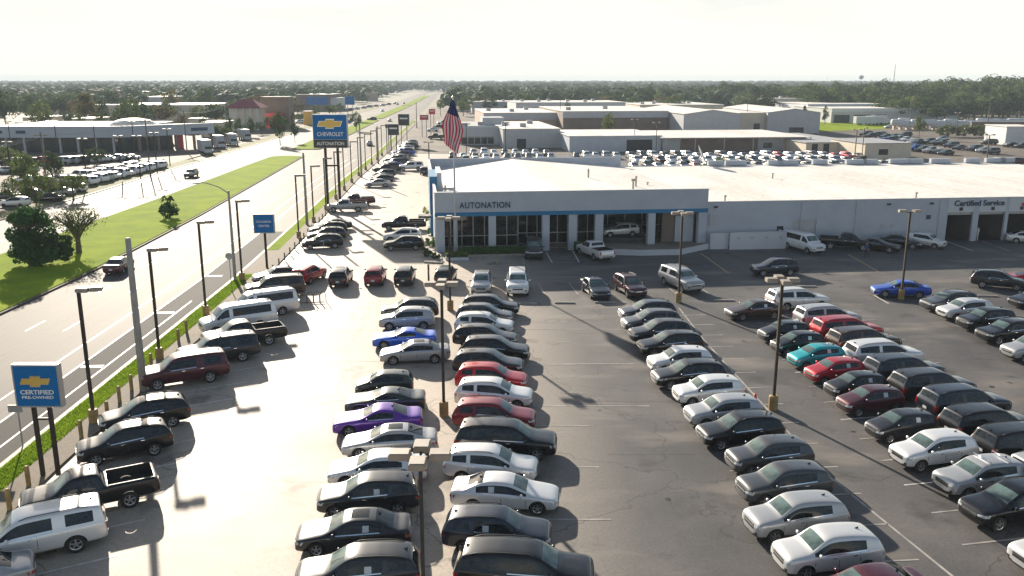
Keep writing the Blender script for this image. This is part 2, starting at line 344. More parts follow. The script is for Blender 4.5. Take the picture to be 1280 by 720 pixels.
# sales lot
lotl = lambda y: sw(y) + 1.5
band('parking_lot', lotl, lambda y: 95, -40, 230, .02, M['lot'])
band('back_lot', lotl, lambda y: 230, 230.01, 330, .018, M['lot2'])
sheet('back_lot', [(95, -40), (230, -40), (230, 230), (95, 230)], .018, M['lot2'])
band('left_lot', lambda y: -260, lambda y: le(y) - 6.2, -40, 330, .02, M['lot2'])
band('far_lot', lambda y: -260, lambda y: le(y) - 6.2, 330.01, 800, .01, M['lot2'])
band('far_lot', lambda y: sw(y) + 1.5, lambda y: 60 + y * .3, 330.01, 640, .012, M['lot2'])
for poly in ([at(1010, 165), at(1108, 161), at(1150, 153), at(1105, 146), at(975, 147)], [at(705, 158), at(850, 158), at(850, 154), at(700, 154)]):
    sheet('grass_field', [(p[0], p[1]) for p in poly], .05, M['grass'])
# painted lines
def line(p, q, w=.12, m='white_line', z=.03, name='parking_line'):
    p, q = Vector((p[0], p[1])), Vector((q[0], q[1])); d = (q - p).normalized(); n = Vector((-d.y, d.x)) * w / 2
    mb = MB(); mb.face([(*(p + n), z), (*(p - n), z), (*(q - n), z), (*(q + n), z)]); o = mb.build(name, M[m]); o['kind'] = 'structure'; return o
def along(y, off, f=re): return (f(y) + off, y)
for off in (-3.1, -5.0):       # solid edge lines of the shoulder lane
    pts = [along(y, off) for y in range(24, 215, 10)]
    for a, b in zip(pts, pts[1:]): line(a, b, .15, 'white_line', .009, 'lane_line')
pts = [along(y, -1.25) for y in range(24, 84, 10)]
for a, b in zip(pts, pts[1:]): line(a, b, .13, 'white_line', .009, 'lane_line')
for frac in (.33, .64):
    for k in range(26):
        y = 28 + k * 12.2; f = lambda y: re(y) - 5.0 + (m1(y) + 1.2 - re(y) + 5) * frac
        line((f(y), y), (f(y + 3), y + 3), .16, 'white_line', .006, 'lane_line')
        f2 = lambda y: le(y) + (m2(y) - le(y)) * frac
        if 70 < y: line((f2(y), y), (f2(y + 3), y + 3), .16, 'white_line', .006, 'lane_line')
for y in (41, 56, 70, 84): line(along(y, -2.9), along(y + .1, -1.45), .5, 'worn_line', .01, 'lane_line')

# ------------------------------------------------------------------ cars
def lerp_tab(tab, t):
    if t <= tab[0][0]: return tab[0][1]
    for (a, u), (b, v) in zip(tab, tab[1:]):
        if t <= b: return u + (v - u) * (t - a) / (b - a)
    return tab[-1][1]
# t runs 0 (nose) to 1 (tail). belt = shoulder height, top = centre-line height, wid = plan width factor
SPEC = {
 'suv_mid': dict(L=4.65, W=1.86, H=1.67, st=[0, .012, .05, .12, .2, .275, .41, .5, .585, .665, .70, .735, .80, .90, .935, .975, .992, 1],
    belt=[(0, .66), (.012, .80), (.05, .90), (.27, .98), (.6, 1.04), (.8, 1.12), (.93, 1.16), (.975, 1.10), (.992, .98), (1, .8)],
    top=[(0, .68), (.012, .84), (.05, .96), (.2, 1.06), (.275, 1.12), (.41, 1.59), (.5, 1.67), (.64, 1.67), (.8, 1.62), (.90, 1.54), (.935, 1.47), (.975, 1.17), (.992, 1.02), (1, .82)],
    wid=[(0, .70), (.012, .82), (.05, .93), (.12, .98), (.3, 1), (.8, 1), (.935, .95), (.975, .91), (.992, .86), (1, .76)],
    zb=[(0, .38), (.012, .28), (.06, .22), (.93, .24), (.992, .32), (1, .45)], wx=(.185, .785), wr=.355, side=[(.275, .7), (.735, .90)], ws=(.275, .41), rw=(.935, .975), clad=1, rails=1),
 'suv_small': dict(L=4.26, W=1.78, H=1.66, st=[0, .012, .05, .12, .2, .26, .39, .48, .56, .64, .72, .80, .84, .90, .94, .98, .993, 1],
    belt=[(0, .64), (.012, .80), (.05, .92), (.26, .99), (.6, 1.05), (.8, 1.12), (.93, 1.16), (.98, 1.10), (.993, .95), (1, .8)],
    top=[(0, .66), (.012, .86), (.05, 1.0), (.2, 1.10), (.26, 1.13), (.39, 1.58), (.48, 1.66), (.66, 1.66), (.8, 1.61), (.90, 1.54), (.94, 1.46), (.98, 1.16), (.993, 1.0), (1, .82)],
    wid=[(0, .74), (.012, .85), (.05, .94), (.12, .98), (.3, 1), (.8, 1), (.94, .95), (.98, .91), (.993, .86), (1, .76)],
    zb=[(0, .38), (.012, .26), (.06, .21), (.93, .24), (.992, .32), (1, .45)], wx=(.19, .795), wr=.345, side=[(.26, .80)], ws=(.26, .39), rw=(.94, .98), clad=1, rails=0),
 'suv_long': dict(L=5.19, W=2.0, H=1.79, st=[0, .01, .045, .12, .19, .25, .375, .46, .55, .62, .655, .69, .78, .88, .925, .94, .975, .992, 1],
    belt=[(0, .72), (.01, .88), (.045, .98), (.25, 1.04), (.6, 1.08), (.8, 1.14), (.93, 1.18), (.975, 1.12), (.992, 1.0), (1, .85)],
    top=[(0, .74), (.01, .92), (.045, 1.05), (.19, 1.15), (.25, 1.19), (.375, 1.68), (.46, 1.77), (.66, 1.79), (.8, 1.76), (.90, 1.69), (.94, 1.61), (.975, 1.18), (.992, 1.04), (1, .88)],
    wid=[(0, .76), (.01, .86), (.045, .94), (.12, .98), (.3, 1), (.85, 1), (.94, .96), (.975, .93), (.992, .88), (1, .78)],
    zb=[(0, .38), (.012, .28), (.06, .22), (.93, .24), (.992, .32), (1, .45)], wx=(.185, .775), wr=.375, side=[(.25, .62), (.655, .925)], ws=(.25, .375), rw=(.94, .975), clad=0, rails=1),
 'suv_large': dict(L=5.35, W=2.04, H=1.92, st=[0, .008, .035, .12, .2, .265, .355, .45, .54, .63, .665, .70, .80, .92, .955, .965, .985, .995, 1],
    belt=[(0, .80), (.008, .98), (.035, 1.08), (.26, 1.16), (.95, 1.2), (.985, 1.15), (.995, 1.0), (1, .85)],
    top=[(0, .82), (.008, 1.02), (.035, 1.16), (.2, 1.24), (.265, 1.28), (.355, 1.82), (.45, 1.9), (.8, 1.9), (.94, 1.86), (.965, 1.8), (.985, 1.22), (.995, 1.04), (1, .88)],
    wid=[(0, .84), (.008, .92), (.035, .97), (.12, 1), (.3, 1), (.9, 1), (.965, .975), (.985, .95), (.995, .92), (1, .86)],
    zb=[(0, .42), (.012, .32), (.06, .27), (.93, .3), (.992, .36), (1, .5)], wx=(.175, .765), wr=.40, side=[(.265, .63), (.70, .92)], ws=(.265, .355), rw=(.965, .985), clad=0, rails=1),
 'sedan': dict(L=4.85, W=1.85, H=1.46, st=[0, .01, .045, .12, .2, .285, .425, .5, .56, .63, .70, .74, .86, .90, .96, .985, .995, 1],
    belt=[(0, .54), (.01, .66), (.045, .74), (.28, .90), (.7, .97), (.86, .99), (.96, .98), (.985, .92), (.995, .84), (1, .7)],
    top=[(0, .56), (.01, .69), (.045, .79), (.2, .93), (.285, .99), (.425, 1.39), (.5, 1.45), (.63, 1.45), (.70, 1.40), (.74, 1.35), (.86, 1.06), (.90, 1.05), (.96, 1.05), (.985, 1.0), (.995, .88), (1, .72)],
    wid=[(0, .66), (.01, .80), (.045, .92), (.12, .97), (.3, 1), (.75, 1), (.9, .96), (.96, .92), (.985, .86), (1, .72)],
    zb=[(0, .30), (.012, .2), (.06, .16), (.93, .19), (.992, .26), (1, .42)], wx=(.19, .775), wr=.335, side=[(.285, .74)], ws=(.285, .425), rw=(.70, .86), clad=0, rails=0),
 'coupe': dict(L=5.0, W=1.92, H=1.45, st=[0, .01, .035, .12, .22, .335, .46, .53, .60, .68, .72, .84, .88, .96, .985, .995, 1],
    belt=[(0, .6), (.01, .74), (.035, .80), (.3, .93), (.68, .99), (.8, 1.0), (.96, .98), (.985, .94), (.995, .86), (1, .74)],
    top=[(0, .62), (.01, .77), (.035, .85), (.22, .97), (.335, 1.01), (.46, 1.38), (.53, 1.44), (.60, 1.43), (.68, 1.36), (.72, 1.30), (.84, 1.06), (.88, 1.06), (.96, 1.08), (.985, 1.03), (.995, .9), (1, .76)],
    wid=[(0, .78), (.01, .88), (.035, .94), (.12, .98), (.3, 1), (.8, 1), (.9, .98), (.96, .95), (.985, .9), (1, .8)],
    zb=[(0, .30), (.012, .2), (.06, .16), (.93, .19), (.992, .26), (1, .42)], wx=(.185, .765), wr=.355, side=[(.335, .68)], ws=(.335, .46), rw=(.68, .84), clad=0, rails=0),
 'hatch': dict(L=3.66, W=1.60, H=1.49, st=[0, .012, .05, .12, .18, .24, .40, .5, .59, .68, .76, .84, .885, .93, .975, .992, 1],
    belt=[(0, .56), (.012, .70), (.05, .80), (.24, .94), (.7, 1.02), (.93, 1.05), (.975, 1.0), (.992, .9), (1, .74)],
    top=[(0, .58), (.012, .74), (.05, .87), (.18, 1.01), (.24, 1.06), (.40, 1.44), (.5, 1.49), (.68, 1.48), (.84, 1.42), (.93, 1.35), (.975, 1.06), (.992, .94), (1, .76)],
    wid=[(0, .70), (.012, .84), (.05, .94), (.12, .98), (.3, 1), (.8, 1), (.93, .96), (.975, .92), (.992, .86), (1, .76)],
    zb=[(0, .32), (.012, .22), (.06, .18), (.93, .2), (.992, .28), (1, .42)], wx=(.185, .83), wr=.30, side=[(.24, .84)], ws=(.24, .40), rw=(.93, .975), clad=0, rails=0),
 'van': dict(L=5.75, W=2.0, H=2.12, st=[0, .008, .03, .09, .14, .18, .275, .36, .40, .44, .55, .66, .78, .93, .965, .985, .995, 1],
    belt=[(0, .8), (.008, .95), (.03, 1.05), (.18, 1.16), (.4, 1.22), (.97, 1.24), (.99, 1.1), (1, .9)],
    top=[(0, .82), (.008, .99), (.03, 1.12), (.14, 1.24), (.18, 1.3), (.275, 1.98), (.36, 2.1), (.9, 2.1), (.965, 2.04), (.985, 1.28), (.995, 1.14), (1, .94)],
    wid=[(0, .82), (.008, .9), (.03, .96), (.12, 1), (.3, 1), (.93, 1), (.965, .985), (.985, .97), (.995, .93), (1, .88)],
    zb=[(0, .42), (.012, .32), (.06, .27), (.93, .3), (.992, .36), (1, .5)], wx=(.16, .74), wr=.37, side=[(.18, .36), (.40, .93)], ws=(.18, .275), rw=(.965, .985), clad=0, rails=0),
 'pickup': dict(L=5.85, W=2.04, H=1.9, st=[0, .008, .035, .12, .18, .245, .335, .41, .47, .54, .575, .59, .605, .62, .75, .9, .965, .985, .995, 1],
    belt=[(0, .80), (.008, .98), (.035, 1.08), (.25, 1.16), (.58, 1.2), (.62, 1.24), (.965, 1.26), (.985, 1.22), (.995, 1.0), (1, .85)],
    top=[(0, .82), (.008, 1.02), (.035, 1.16), (.18, 1.24), (.245, 1.28), (.335, 1.80), (.41, 1.89), (.54, 1.88), (.575, 1.8), (.59, 1.4), (.605, 1.3), (.62, 1.28), (.965, 1.3), (.985, 1.27), (.995, 1.04), (1, .88)],
    wid=[(0, .84), (.008, .92), (.035, .97), (.12, 1), (.3, 1), (.9, 1), (.965, 1), (.985, .98), (.995, .94), (1, .9)],
    zb=[(0, .44), (.012, .36), (.06, .32), (.93, .4), (.992, .44), (1, .55)], wx=(.165, .765), wr=.41, side=[(.245, .54)], ws=(.245, .335), rw=(.575, .59), clad=0, rails=0),
}
SPEC['coupe2'] = dict(SPEC['coupe'], L=4.78, W=1.9, H=1.35)
def car_cage(S, level):
    L, W = S['L'], S['W']; top = S['top']; zs_ = max(z for _, z in top); rows = []
    for t in S['st']:
        x = L / 2 - t * L; w = W / 2 * lerp_tab(S['wid'], t); b = lerp_tab(S['belt'], t); c = lerp_tab(top, t); zb = lerp_tab(S['zb'], t); h = c - b
        mid = zb + (b - zb) * .52
        r = [(0, zb), (.78 * w, zb), (.955 * w, zb + .13 * min(1, (b - zb) / .6)), (1.0 * w, mid), (.985 * w, b - .05 * min(1, (b - zb) / .5))]
        if h < .16: r += [(.93 * w, b + .01), (.84 * w, b + h * .5), (.70 * w, b + h * .75), (.4 * w, b + h * .95), (0, c)]
        else:
            hm = min(1, h / (zs_ - b)); y6 = w * (.90 - .17 * hm); r += [(.935 * w, b - .03), (y6, c - .06 * hm - .015), (y6 - .085 * hm, c - .02), (.4 * w, c + .005), (0, c + .01)]
        rows.append([(x, y, z) for y, z in r])
    K = 10; n = len(rows); V = []; F = []; G = []
    def vid(i, k, side): return (i * K + k) if (side > 0 or k in (0, 9)) else n * K + i * 8 + (k - 1)
    for r in rows: V += r
    for r in rows: V += [(x, -y, z) for (x, y, z) in r[1:9]]
    def inside(a, b, iv): return a >= iv[0] - 1e-6 and b <= iv[1] + 1e-6
    for i in range(n - 1):
        a, b = S['st'][i], S['st'][i + 1]
        for k in range(K - 1):
            g = 0
            if k == 0: g = 1
            if k == 1 and S['clad']: g = 1
            if k == 5 and any(inside(a, b, iv) for iv in S['side']): g = 2
            if k >= 7 and inside(a, b, S['ws']): g = 3
            if k >= 7 and inside(a, b, S['rw']): g = 4
            for sd in (1, -1):
                q = (vid(i, k, sd), vid(i, k + 1, sd), vid(i + 1, k + 1, sd), vid(i + 1, k, sd)); q = q if sd > 0 else q[::-1]
                F.append(q); G.append(g)
    for i, rv in ((0, False), (n - 1, True)):
        for k in range(K - 1):
            q = [vid(i, k, 1), vid(i, k, -1), vid(i, k + 1, -1), vid(i, k + 1, 1)]
            q = [a for j, a in enumerate(q) if a not in q[:j]]; q = q[::-1] if rv else q
            F.append(tuple(q)); G.append(1 if k < 1 else 0)
    me = bpy.data.meshes.new('cage'); me.from_pydata(V, [], F); me.polygons.foreach_set('material_index', G)
    for mm in ('paint', 'black', 'glass', 'windshield', 'glass'): me.materials.append(M[mm])
    me.polygons.foreach_set('use_smooth', [True] * len(F)); me.update()
    bm = bmesh.new(); bm.from_mesh(me); bmesh.ops.recalc_face_normals(bm, faces=bm.faces); bm.to_mesh(me); bm.free()
    o = bpy.data.objects.new('cage', me); COL.objects.link(o)
    sb = o.modifiers.new('s', 'SUBSURF'); sb.levels = level; sb.render_levels = level
    return o
def cut(o, cutter):
    md = o.modifiers.new('b', 'BOOLEAN'); md.operation = 'DIFFERENCE'; md.object = cutter; md.solver = 'EXACT'
    try: md.material_mode = 'INDEX'
    except Exception: pass
def evaluated(o):
    dg = bpy.context.evaluated_depsgraph_get(); dg.update(); return bpy.data.meshes.new_from_object(o.evaluated_get(dg), depsgraph=dg)
def cyl_y(x, z, r, y0, y1, n=24):
    mb = MB(); mb.tube([(x, y0, z), (x, y1, z)], r, n, 1); ob = mb.build('cutter', [M['paint'], M['black']]); b_ = bmesh.new(); b_.from_mesh(ob.data); bmesh.ops.recalc_face_normals(b_, faces=b_.faces); b_.to_mesh(ob.data); b_.free(); return ob
def split_mesh(me, name, pick, mats, smooth=True):
    """part of a mesh: the faces whose index passes pick"""
    used = {}; V = []; F = []; G = []
    for p in me.polygons:
        if not pick(p): continue
        f = []
        for v in p.vertices:
            if v not in used: used[v] = len(V); V.append(tuple(me.vertices[v].co))
            f.append(used[v])
        F.append(f); G.append(p.material_index)
    if not F: return None
    out = bpy.data.meshes.new(name); out.from_pydata(V, [], F)
    for mm in mats: out.materials.append(mm)
    if len(mats) > 1: out.polygons.foreach_set('material_index', [min(g, len(mats) - 1) for g in G])
    out.polygons.foreach_set('use_smooth', [smooth] * len(F)); out.update(); return out
def smooth_angle(me, ang=35):
    bm = bmesh.new(); bm.from_mesh(me); lim = R(ang)
    for e in bm.edges:
        if len(e.link_faces) == 2 and e.calc_face_angle(0) > lim: e.smooth = False
    bm.to_mesh(me); bm.free()
def patch(bvh, axis, sign, a0, a1, b0, b1, na=5, nb=3, off=.008, shear=0.0, taper=1.0, m='black', name='patch', thick=.02):
    """a thin moulded piece lying on the body: axis 'x' patches over (y,z), 'y' over (x,z), 'z' over (x,y)"""
    rows = []
    for j in range(nb):
        vv = b0 + (b1 - b0) * j / (nb - 1); row = []
        for i in range(na):
            s = i / (na - 1); sc = 1 if taper == 1 else (taper + (1 - taper) * s); mid = (b0 + b1) / 2
            u = a0 + (a1 - a0) * s; w = mid + (vv - mid) * sc + shear * s
            o = {'x': (5 * sign, u, w), 'y': (u, 5 * sign, w), 'z': (u, w, 5 * sign)}[axis]; d = {'x': (-sign, 0, 0), 'y': (0, -sign, 0), 'z': (0, 0, -sign)}[axis]
            h = bvh.ray_cast(Vector(o), Vector(d))
            if h[0] is None: return None
            row.append((h[0] + h[1] * off, h[0] - h[1] * thick))
        rows.append(row)
    mb = MB(); P = lambda j, i, k: rows[j][i][k]
    for j in range(nb - 1):
        for i in range(na - 1):
            mb.face([P(j, i, 0), P(j, i + 1, 0), P(j + 1, i + 1, 0), P(j + 1, i, 0)])
    for i in range(na - 1):
        mb.face([P(0, i, 0), P(0, i, 1), P(0, i + 1, 1), P(0, i + 1, 0)]); mb.face([P(nb - 1, i + 1, 0), P(nb - 1, i + 1, 1), P(nb - 1, i, 1), P(nb - 1, i, 0)])
    for j in range(nb - 1):
        mb.face([P(j, 0, 0), P(j + 1, 0, 0), P(j + 1, 0, 1), P(j, 0, 1)]); mb.face([P(j, na - 1, 1), P(j + 1, na - 1, 1), P(j + 1, na - 1, 0), P(j, na - 1, 0)])
    me = mb.mesh(name, M[m]); bm = bmesh.new(); bm.from_mesh(me); bmesh.ops.remove_doubles(bm, verts=bm.verts, dist=.0005); bmesh.ops.recalc_face_normals(bm, faces=bm.faces); bm.to_mesh(me); bm.free(); return me
def wheel_meshes(r, wd=.23):
    mb = MB(); n = 22; prof = [(r * .62, -wd / 2 + .02), (r * .66, -wd / 2), (r * .93, -wd / 2), (r, -wd / 2 + .04), (r, wd / 2 - .04), (r * .93, wd / 2), (r * .66, wd / 2), (r * .62, wd / 2 - .02)]
    for i in range(n):
        a, b = 2 * math.pi * i / n, 2 * math.pi * (i + 1) / n
        for (r0, y0), (r1, y1) in zip(prof, prof[1:]):
            mb.face([(r0 * math.cos(a), y0, r0 * math.sin(a)), (r1 * math.cos(a), y1, r1 * math.sin(a)), (r1 * math.cos(b), y1, r1 * math.sin(b)), (r0 * math.cos(b), y0, r0 * math.sin(b))])
    tyre = mb.mesh('tyre', M['tyre'], True)
    mb = MB(); q = r * .64
    for i in range(n):
        a, b = 2 * math.pi * i / n, 2 * math.pi * (i + 1) / n; P = lambda rr, t, y: (rr * math.cos(t), y, rr * math.sin(t))
        mb.face([P(q, a, wd / 2 - .015), P(q, b, wd / 2 - .015), P(q * .86, b, wd / 2 - .03), P(q * .86, a, wd / 2 - .03)], 0)
        mb.face([P(q * .86, a, wd / 2 - .03), P(q * .86, b, wd / 2 - .03), P(q * .86, b, .0), P(q * .86, a, .0)], 0)
        mb.face([P(q * .86, a, .02), P(q * .86, b, .02), (0, .02, 0)], 1)
    for k in range(5):
        a = 2 * math.pi * k / 5 + .3; w = .17
        mb.face([P(q * .18, a - .9, wd / 2 - .02), P(q * .88, a - w, wd / 2 - .03), P(q * .88, a + w, wd / 2 - .03), P(q * .18, a + .9, wd / 2 - .02)], 0)
        mb.face([P(q * .18, a - .9, wd / 2 - .02), P(q * .18, a - .9, wd / 2 - .06), P(q * .88, a - w, wd / 2 - .07), P(q * .88, a - w, wd / 2 - .03)], 0)
        mb.face([P(q * .18, a + .9, wd / 2 - .02), P(q * .18, a + .9, wd / 2 - .06), P(q * .88, a + w, wd / 2 - .07), P(q * .88, a + w, wd / 2 - .03)], 0)
    mb.tube([(0, .03, 0), (0, wd / 2 - .01, 0)], q * .22, 10, 0)
    rim = mb.mesh('rim', [M['rim'], M['dark']]); return tyre, rim
PROTO = {}
def make_proto(kind):
    S = SPEC[kind]; L, W = S['L'], S['W']; r = S['wr']; ax = [L / 2 - t * L for t in S['wx']]
    cage = car_cage(S, 2)
    cutters = [cyl_y(x, r + .01, r + .05, y0, y1) for x in ax for (y0, y1) in ((W / 2 - .36, W / 2 + .4), (-W / 2 - .4, -W / 2 + .36))]
    if kind == 'pickup':
        mb = MB(); mb.box((L / 2 - .79 * L, 0, 1.25 + .02), (L * .34, W * .80, .9), m=1); cutters.append(mb.build('cutter', [M['paint'], M['black']]))
    for c in cutters: cut(cage, c)
    me = evaluated(cage)
    xs = [v.co.x for v in me.vertices]; zs = [v.co.z for v in me.vertices]; ys = [v.co.y for v in me.vertices]
    sx, sy, szz = L / (max(xs) - min(xs)), W / (max(ys) - min(ys)), S['H'] / max(zs)
    for v in me.vertices: v.co.x *= sx; v.co.y *= sy; v.co.z *= (1 + (szz - 1) * min(1, max(0, (v.co.z - .8) / .5)))
    for o in cutters + [cage]: bpy.data.objects.remove(o, do_unlink=True)
    bvh = BVHTree.FromPolygons([v.co for v in me.vertices], [tuple(p.vertices) for p in me.polygons])
    parts = []   # (name, mesh, children, loc, rotz, colour)
    body = split_mesh(me, 'body', lambda p: p.material_index in (0, 1), [M['paint'], M['black']]); smooth_angle(body, 38); parts.append(('body', body, 1))
    # side glass: one pane for each opening
    for sd in (1, -1):
        for iv in S['side']:
            x0, x1 = (L / 2 - iv[0] * L) * sx, (L / 2 - iv[1] * L) * sx
            g = split_mesh(me, 'side_window', lambda p: p.material_index == 2 and p.center.y * sd > 0 and x1 - .15 < p.center.x < x0 + .15, [M['glass']])
            if g: parts.append(('side_window', g, 0))
    parts.append(('windshield', split_mesh(me, 'windshield', lambda p: p.material_index == 3, [M['windshield']]), 0))
    parts.append(('rear_window', split_mesh(me, 'rear_window', lambda p: p.material_index == 4, [M['glass']]), 0))
    tall = kind in ('suv_large', 'van', 'pickup', 'suv_long'); hz = lerp_tab(S['belt'], .03) - (.13 if not tall else .16); bw = W / 2
    A = lambda nm, mesh, col=0: parts.append((nm, mesh, col)) if mesh else None
    for sd in (1, -1):
        A('headlight', patch(bvh, 'x', 1, sd * bw * .50, sd * bw * .93, hz - .06, hz + .075, 6, 3, .012, .045, .55, 'head_lens', 'headlight'))
        zt = lerp_tab(S['belt'], .985) - .2
        if tall: A('taillight', patch(bvh, 'x', -1, sd * bw * .74, sd * bw * .93, zt - .16, zt + .16, 4, 5, .014, 0, 1, 'tail_lens', 'taillight'))
        else: A('taillight', patch(bvh, 'x', -1, sd * bw * .50, sd * bw * .92, zt - .06, zt + .07, 6, 3, .014, .05, .6, 'tail_lens', 'taillight'))
        if not (kind in ('coupe', 'coupe2')): A('fog_lamp', patch(bvh, 'x', 1, sd * bw * .62, sd * bw * .80, hz - .30, hz - .19, 4, 3, .01, 0, 1, 'black', 'fog_lamp'))
    gw = .46
    A('grille', patch(bvh, 'x', 1, -bw * gw, bw * gw, hz - (.17 if tall else .13), hz + .05, 9, 4, .010, 0, 1, 'black', 'grille'))
    A('badge_bar', patch(bvh, 'x', 1, -bw * gw * .98, bw * gw * .98, hz - .045, hz - .012, 9, 2, .022, 0, 1, 'chrome', 'badge_bar'))
    A('intake', patch(bvh, 'x', 1, -bw * .5, bw * .5, .34 if tall else .29, .44 if tall else .38, 9, 3, .010, 0, 1, 'black', 'intake'))
    zp = lerp_tab(S['zb'], .99) + .28
    A('license_plate', patch(bvh, 'x', -1, -.16, .16, zp, zp + .15, 3, 3, .016, 0, 1, 'paper', 'license_plate'))
    A('rear_bumper_trim', patch(bvh, 'x', -1, -bw * .6, bw * .6, zp - .12, zp - .05, 9, 2, .012, 0, 1, 'black', 'rear_bumper_trim'))
    for sd in (1, -1):
        # mirror housings at the base of the front pillars
        t = S['ws'][0] + .045; b = lerp_tab(S['belt'], t); mbm = MB(); bmm = bmesh.new(); bmesh.ops.create_icosphere(bmm, subdivisions=2, radius=1)
        bmesh.ops.transform(bmm, matrix=Matrix.Translation((L / 2 - t * L - .03, sd * (bw + .07), b + .09)) @ Matrix.Diagonal((.075, .125, .085, 1)), verts=bmm.verts)
        bmesh.ops.create_cone(bmm, cap_ends=True, segments=6, radius1=.03, radius2=.03, depth=.2, matrix=Matrix.Translation((L / 2 - t * L - .03, sd * (bw - .04), b + .05)) @ Matrix.Rotation(math.pi / 2, 4, 'X'))
        mm = bpy.data.meshes.new('mirror'); bmm.to_mesh(mm); bmm.free(); mm.materials.append(M['paint']); mm.polygons.foreach_set('use_smooth', [True] * len(mm.polygons)); A('mirror', mm, 1)
        # door gaps, handles, window trim
        s0, s1 = S['side'][0]; seams = {'pickup': (.25, .40, .535), 'coupe': (.32, .60), 'coupe2': (.32, .60), 'van': (.2, .37, .6)}.get(kind, (s0 + .01, s0 + (.74 - s0) * .52, .72))
        for tt in seams:
            x = L / 2 - tt * L; b = lerp_tab(S['belt'], tt)
            A('door_gap', patch(bvh, 'y', sd, x - .011, x + .011, lerp_tab(S['zb'], .5) + .12, b - .02, 2, 5, .003, 0, 1, 'dark', 'door_gap', .004))
        for tt in seams[1:]:
            x = L / 2 - tt * L + .22; b = lerp_tab(S['belt'], tt) - .11
            A('door_handle', patch(bvh, 'y', sd, x - .10, x + .09, b - .015, b + .018, 3, 2, .03, 0, 1, 'paint' if kind in ('sedan', 'hatch', 'coupe') else 'chrome', 'door_handle'), 1)
        for (q0, q1) in S['side'][:1]:
            x0, x1 = L / 2 - (q0 + .05) * L, L / 2 - (q1 - .01) * L; b0, b1 = lerp_tab(S['belt'], q0 + .05), lerp_tab(S['belt'], q1)
            if kind not in ('hatch', 'van', 'pickup'): A('window_trim', patch(bvh, 'y', sd, x0, x1, b0 - .012, b0 + .026, 12, 2, .006, b1 - b0, 1, 'chrome', 'window_trim'))
        if S['rails']:
            pts = []; 
            for k in range(9):
                t = S['ws'][1] + .05 + (.88 - S['ws'][1] - .05) * k / 8; x = L / 2 - t * L; h = bvh.ray_cast(Vector((x, sd * bw * .66, 5)), Vector((0, 0, -1)))
                if h[0] is not None: pts.append((x, sd * bw * .66, h[0].z + (.05 if 0 < k < 8 else .0)))
            mr = MB(); mr.tube(pts, .018, 6); A('roof_rail', mr.mesh('roof_rail', M['black'], True))
    h = bvh.ray_cast(Vector((L / 2 - (S['side'][-1][1] - .02 if not kind == 'pickup' else .5) * L, 0, 5)), Vector((0, 0, -1)))
    if h[0] is not None:
        mf = MB(); x, z = h[0].x, h[0].z - .005; mf.face([(x + .1, .02, z), (x - .08, .025, z), (x - .1, 0, z + .085)]); mf.face([(x + .1, -.02, z), (x - .1, 0, z + .085), (x - .08, -.025, z)]); mf.face([(x - .08, .025, z), (x - .08, -.025, z), (x - .1, 0, z + .085)])
        A('antenna_fin', mf.mesh('antenna_fin', M['black']))
    wp = patch(bvh, 'x', 1, -bw * .55, bw * .55, 0, 0) if False else None
    tyre, rim = wheel_meshes(r); whl = [(x, sd * (W / 2 - .15), r, 0 if sd > 0 else math.pi) for x in ax for sd in (1, -1)]
    if kind == 'pickup':
        mw = MB(); x0, x1 = L / 2 - .625 * L, L / 2 - .96 * L; zt = 1.27
        for sd in (1, -1): mw.box(((x0 + x1) / 2, sd * W * .43, zt + .01), (abs(x1 - x0), .07, .05))
        A('bed_rail', mw.mesh('bed_rail', M['black']))
    # window sheet for either side, cargo bars, sunroof
    t = (S['side'][0][0] + S['side'][0][1]) / 2 + .1; b = lerp_tab(S['belt'], t) + .06; x = L / 2 - t * L; stick = {}
    for sd in (1, -1): stick[sd] = patch(bvh, 'y', sd, x - .13, x + .13, b, b + .24, 3, 3, .008, 0, 1, 'paper', 'window_sticker', .002)
    tw = S['ws'][1] + .06; sun_ = patch(bvh, 'z', 1, L / 2 - tw * L - .75, L / 2 - tw * L, -bw * .42, bw * .42, 5, 5, .004, 0, 1, 'glass', 'sunroof')
    bars = MB(); zr = S['H'] + .06
    for xx in (L / 2 - (S['ws'][1] + .1) * L, L / 2 - (S['ws'][1] + .34) * L): bars.tube([(xx, -bw * .68, zr - .1), (xx, -bw * .66, zr), (xx, bw * .66, zr), (xx, bw * .68, zr - .1)], .025, 6)
    # windscreen top visor label & wiper cowl
    PROTO[kind] = dict(parts=parts, tyre=tyre, rim=rim, wheels=whl, stick=stick, sun=sun_, bars=bars.mesh('roof_bars', M['chrome'], True))
    bpy.data.meshes.remove(me)
COLR = {'black': (.004, .0045, .006), 'dark blue-grey': (.018, .026, .042), 'dark grey': (.022, .024, .028), 'grey': (.075, .08, .088), 'silver': (.42, .43, .44), 'white': (.80, .80, .79), 'red': (.48, .008, .02),
        'maroon': (.075, .010, .018), 'brown': (.06, .035, .025), 'blue': (.005, .08, .55), 'bright blue': (.01, .12, .7), 'purple': (.12, .03, .34), 'teal': (.01, .42, .46), 'dark green': (.03, .045, .04), 'cream': (.7, .62, .45), 'burgundy': (.22, .006, .018)}
KINDN = {'suv_mid': ('parked_suv', 'SUV', 'suv'), 'suv_small': ('parked_suv', 'small SUV', 'suv'), 'suv_long': ('parked_suv', 'long three-row SUV', 'suv'), 'suv_large': ('parked_suv', 'large boxy SUV', 'suv'), 'sedan': ('parked_sedan', 'sedan', 'car'),
         'coupe': ('parked_coupe', 'muscle coupe', 'car'), 'coupe2': ('parked_coupe', 'low coupe', 'car'), 'hatch': ('parked_hatchback', 'small hatchback', 'car'), 'van': ('passenger_van', 'passenger van', 'van'), 'pickup': ('pickup_truck', 'crew-cab pickup', 'pickup truck')}
